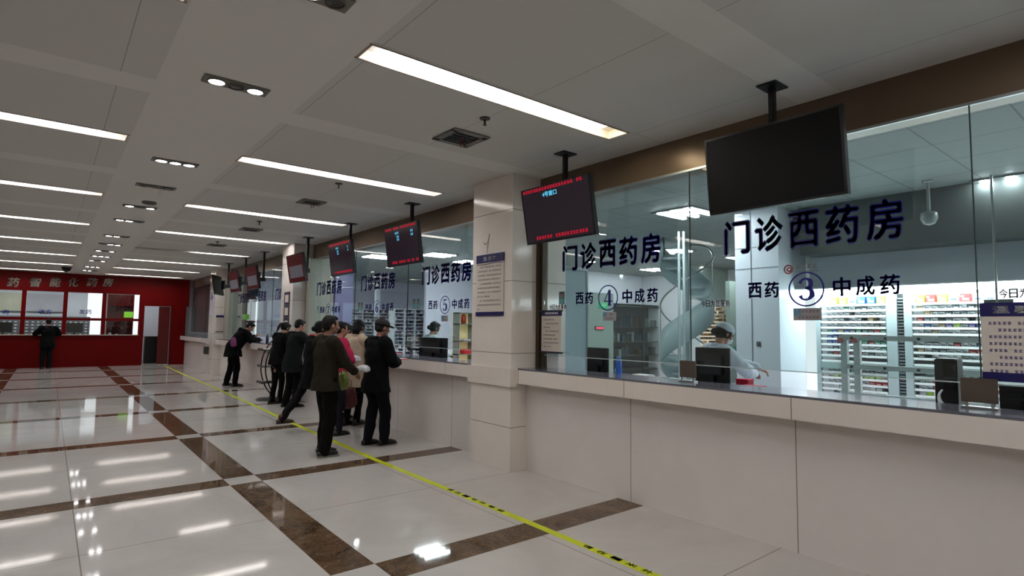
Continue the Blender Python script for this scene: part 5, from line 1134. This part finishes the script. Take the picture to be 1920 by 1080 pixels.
    for a_ in (aL, aR):
        c_ = MB(); g = a_-V(0, 0, 0.085)
        c_.tube([g+V(0, -0.055, 0.042), g+V(0, 0.02, 0.045), g+V(0, 0.10, 0.038), g+V(0, 0.165, 0.028)], [r(.038, .036), r(.042, .04), r(.046, .032), r(.034, .02)], 14, lat=(1, 0, 0)); c_.tube([g+V(0, -0.01, 0.05), g+V(0, -0.01, 0.11)], [r(.04, .05), r(.042, .048)], 14, lat=(1, 0, 0))
        sh = remesh(c_, shoes_name, SM, body, 0.007, 2)
        c_ = MB(); c_.tube([g+V(0, -0.075, 0.010), g+V(0, 0.02, 0.010), g+V(0, 0.11, 0.010), g+V(0, 0.19, 0.010)], [r(.036, .010), r(.040, .010), r(.048, .010), r(.030, .010)], 14, lat=(1, 0, 0)); loc_child(sh, 'sole', c_, mat('sole_%d' % (sole or (30,))[0], sole or (30, 29, 28), 0.6))
    return body, k, wL, wR
def world_pt(body, p): return Matrix.Translation(body.location) @ body.rotation_euler.to_matrix().to_4x4() @ Vector(p)
# heading: 0 looks along +y; -90 looks at the counter (+x)
# P1 brown jacket
P1, k1, wl, wr_ = person('older man in dark brown jacket and black trousers holding packages, nearest on the left', (2.63, 6.78, 0), -84, H=1.68, lean=1, head_pitch=2, head_turn=-4,
    lh=(-0.16, 0.30, 1.08), rh=(0.10, 0.33, 1.02), le=(-1, -0.8, -0.5), re=(1, -0.6, -0.6), lf=(-0.12, 0.10), rf=(0.07, 0.02), coat=(40, 36, 29), hem=0.80, bulk=1.02, trousers=(14, 13, 12), shoes=(14, 13, 13), sole=(150, 146, 142), skin=(150, 108, 86), hair=(24, 21, 19), style='man', seed=1, vox=0.009)
# cap man
P2, k2, wl2, wr2 = person('man in black jacket, dark jeans and black peaked cap standing rightmost at the counter', (3.38, 6.98, 0), -86, H=1.66, lean=3, head_pitch=8,
    lh=(-0.12, 0.27, 1.10), rh=(0.08, 0.28, 1.12), le=(-1, -0.8, -0.4), re=(1, -0.6, -0.5), lf=(-0.10, 0.0), rf=(0.07, 0.16), coat=(9, 10, 11), hem=0.72, bulk=1.12, trousers=(17, 19, 26), shoes=(30, 22, 20), skin=(140, 92, 76), hair=(24, 22, 20), style='short', cap=(20, 20, 22), seed=2, vox=0.009)
# cream coat woman
P3, k3, wl3, wr3 = person('woman in long cream coat with dark hair carrying a dark red bag at the counter', (3.80, 8.62, 0), -66, H=1.66, lean=3, head_pitch=12, fem=True,
    lh=(-0.12, 0.30, 1.15), rh=(0.13, 0.28, 1.12), le=(-1, -0.6, -0.6), re=(1, -0.5, -0.6), lf=(-0.07, -0.03), rf=(0.07, 0.06), coat=(190, 172, 150), hem=0.62, bulk=1.05, trousers=(18, 16, 18), shoes=(20, 17, 16), skin=(160, 116, 92), hair=(14, 12, 14), style='bob', seed=3, skirt_flare=1.05, vox=0.009)
# walking person behind P1
P4, k4, wl4, wr4 = person('person in long black coat and brown boots walking behind the man in brown', (3.13, 8.56, 0), -82, H=1.63, lean=5, head_pitch=6, fem=True,
    lh=(-0.20, 0.16, 0.92), rh=(0.20, 0.2, 1.0), lf=(-0.05, -0.46), rf=(0.06, 0.30), lift=(0.07, 0.0), coat=(9, 10, 12), hem=0.66, bulk=1.12, trousers=(20, 19, 22), shoes=(74, 40, 32), shoes_name='boot', skin=(158, 116, 94), hair=(14, 14, 16), style='bun', seed=4, skirt_flare=1.1)
# pink jacket person facing out
P5, k5, wl5, wr5 = person('person in pink and magenta jacket half hidden behind the man in brown', (3.25, 7.98, 0), -80, H=1.62, lean=2, head_pitch=4, head_turn=-10, fem=True,
    lh=(-0.12, 0.18, 1.1), rh=(0.12, 0.2, 1.12), coat=(176, 40, 76), hem=0.8, bulk=1.0, trousers=(24, 22, 30), shoes=(24, 24, 26), skin=(170, 122, 98), hair=(26, 20, 20), style='short', seed=5)
P5b, _, _, _ = person('person in dark purple jacket with fur-trimmed collar between the pink jacket and cream coat', (3.90, 9.35, 0), -80, H=1.60, lean=4, head_pitch=6, fem=True,
    lh=(-0.13, 0.22, 1.12), rh=(0.13, 0.22, 1.1), coat=(44, 34, 66), hem=0.78, bulk=0.95, trousers=(22, 22, 30), shoes=(20, 20, 22), hair=(24, 18, 40), style='long', collar=(176, 130, 80), seed=15)
# dark coat man with short hair
P6, k6, wl6, wr6 = person('young man in dark grey coat with short black hair standing by the magazine rack', (3.66, 11.12, 0), -78, H=1.68, lean=6, head_pitch=14, head_turn=-12,
    lh=(-0.1, 0.30, 1.32), rh=(0.13, 0.24, 1.34), lf=(-0.1, -0.02), rf=(0.08, 0.08), coat=(22, 25, 26), hem=0.68, bulk=1.12, trousers=(11,11,12), shoes=(12, 12, 12), skin=(178, 134, 112), hair=(12, 12, 13), style='man', seed=6)
# ponytail woman behind the rack
P7, k7, wl7, wr7 = person('woman in black jacket with ponytail bending toward the counter behind the magazine rack', (3.62, 11.92, 0), -72, H=1.64, lean=9, head_pitch=22, fem=True,
    lh=(-0.1, 0.32, 1.1), rh=(0.12, 0.32, 1.12), lf=(-0.08, 0.0), rf=(0.08, 0.08), coat=(10, 11, 12), hem=0.80, bulk=1.02, trousers=(9,9,10), shoes=(12, 12, 12), hair=(12, 12, 14), style='pony', seed=7)
# leaning person at the far counter
P8, k8, wl8, wr8 = person('person in black hooded coat leaning on the far counter with chin on hand', (3.66, 15.65, 0), -90, H=1.74, lean=30, head_pitch=12, head_turn=-10,
    lh=(-0.06, 0.50, 1.24), rh=(0.12, 0.56, 1.15), le=(-1, 0.6, -1.2), re=(1, 0.1, -1.0), lf=(-0.1, -0.06), rf=(0.1, 0.1), coat=(7, 8, 9), hem=0.74, bulk=1.25, trousers=(8,8,9), shoes=(12, 12, 12), hair=(12, 12, 12), style='short', hood=True, seed=8)
# man at the red counter
P9, k9, wl9, wr9 = person('man in black coat leaning on the pale sill of the red wall', (0.02, 24.72, 0), 8, H=1.68, lean=4, head_pitch=8,
    lh=(-0.16, 0.32, 1.22), rh=(0.14, 0.30, 1.2), lf=(-0.12, 0.0), rf=(0.06, 0.0), coat=(12, 14, 15), hem=0.74, bulk=1.1, trousers=(18, 20, 22), shoes=(12, 12, 12), skin=(190, 140, 120), hair=(14, 14, 14), style='man', seed=9)
# staff
WCOAT = (206, 216, 228)
S1, ks1, _, _ = person('pharmacist in white coat seated behind the monitor at window three, arm reaching right', (5.42, 3.34, 0.0), -118, H=1.66, lean=8, head_pitch=18, fem=True,
    lh=(0.02, 0.52, 1.20), rh=(0.12, 0.42, 1.15), le=(-1, -0.1, -0.2), re=(1, -0.3, -0.4), coat=WCOAT, hem=0.72, bulk=1.0, trousers=(60, 66, 80), shoes=(40, 40, 44), hair=(26, 24, 26), style='bun', mask=True, coat_name='white_coat', seed=10, cap=(190, 204, 212))
S2, ks2, _, _ = person('pharmacist in white coat and mask with hair bun working behind window five', (5.35, 8.95, 0), -95, H=1.66, lean=5, head_pitch=14, fem=True,
    lh=(-0.12, 0.36, 1.12), rh=(0.12, 0.36, 1.1), coat=(196, 214, 218), hem=0.72, trousers=(50, 56, 66), shoes=(40, 40, 44), hair=(30, 38, 36), style='bun', mask=True, coat_name='white_coat', seed=11)
# ---- things carried
def bag(label, c, r3, mt, handle_to=None, name='carrier_bag', wr=0.012):
    t = thing(name, c, label, 'bag'); m = MB(); m.ball((0, 0, 0), r3, None, 18); m.ball((0, 0, -r3[2]*0.45), (r3[0]*1.05, r3[1]*1.05, r3[2]*0.6), None, 16); remesh(m, 'body', mt, t, 0.008, 2, wr, 14)
    if handle_to:
        h = Vector(handle_to)-Vector(c)
        for s_ in (-1, 1): loc_child(t, 'handle', MB().tube([(s_*0.03, s_*0.03, r3[2]*0.75), (h.x*0.5+s_*0.035, h.y*0.5, (r3[2]+h.z)/2+0.01), (h.x, h.y, h.z)], [0.006]*3, 6), mt)
    return t
hL, hR = world_pt(P1, wl), world_pt(P1, wr_)
bag('small white and pink wrapped package in the hands of the man in brown', (hR.x+0.13, hR.y+0.02, hR.z+0.03), (0.085, 0.06, 0.045), mat('white_wrap', (196, 196, 202), 0.5), name='package')
bag('pink plastic package held by the man in brown, above the white one', (hL.x+0.05, hL.y+0.16, hL.z+0.12), (0.08, 0.07, 0.06), mat('pink_wrap', (214, 120, 136), 0.45), name='package')
bag('light green plastic bag hanging in front of the man in brown', (hL.x+0.06, hL.y+0.10, 0.86), (0.075, 0.08, 0.12), mat('green_plastic', (116, 128, 52), 0.4), (hL.x+0.05, hL.y+0.05, hL.z))
h5 = world_pt(P5, wr5)
bag('white plastic wrap bundle in the hands of the person in pink', (h5.x, h5.y-0.06, h5.z+0.03), (0.085, 0.08, 0.05), mat('white_wrap', (196, 196, 202), 0.5), name='package')
h3 = world_pt(P3, wl3)
bag('dark red round handbag hanging beside the knees of the woman in cream', (3.62, 8.40, 0.46), (0.13, 0.13, 0.16), mat('maroon_leather', (86, 16, 24), 0.4), (3.66, 8.46, 0.72), name='handbag')
h2 = world_pt(P2, wr2)
t = thing('red_booklet', (h2.x+0.06, h2.y, h2.z+0.03), 'pinkish red booklet in the hands of the man with the cap', 'booklet'); m = MB().rbox(-0.05, 0.06, -0.07, 0.07, 0.0, 0.012, 0.003); loc_child(t, 'cover', m, mat('coral_red', (220, 70, 90), 0.4)); loc_child(t, 'pages', MB().box(-0.045, 0.055, -0.065, 0.065, 0.012, 0.016), WHITE)
h6 = world_pt(P6, wr6)
bag('bright red bag held up between the man in grey and the walking person', (h6.x+0.05, h6.y-0.09, h6.z), (0.10, 0.10, 0.09), mat('bright_red', (190, 16, 20), 0.5), name='red_bag')
c = at(442, 640, 1, 15.75); bag('purple and pink shoulder bag on the back of the leaning person', (3.60, 15.40, 1.12), (0.07, 0.06, 0.12), mat('purple_bag', (120, 40, 96), 0.5), name='shoulder_bag')
tag(MB().ball((c.x-0.43, 24.9, 0.62), (0.02, 0.02, 0.05), n=10).build('x', WHITE), 'x', 'x') if False else None
# chairs for staff
for i, (x, y) in enumerate(((5.68, 3.42),)):
    t = thing('office_chair', (x, y+0.25, 0), 'black office chair behind the seated pharmacist', 'chair')
    loc_child(t, 'base', MB().lathe((0, 0, 0), [(0.26, 0.0), (0.26, 0.03), (0.04, 0.06), (0.03, 0.35)], 20), BLK); loc_child(t, 'seat', MB().rbox(-0.22, 0.22, -0.1, 0.22, 0.35, 0.42, 0.02), BLK)
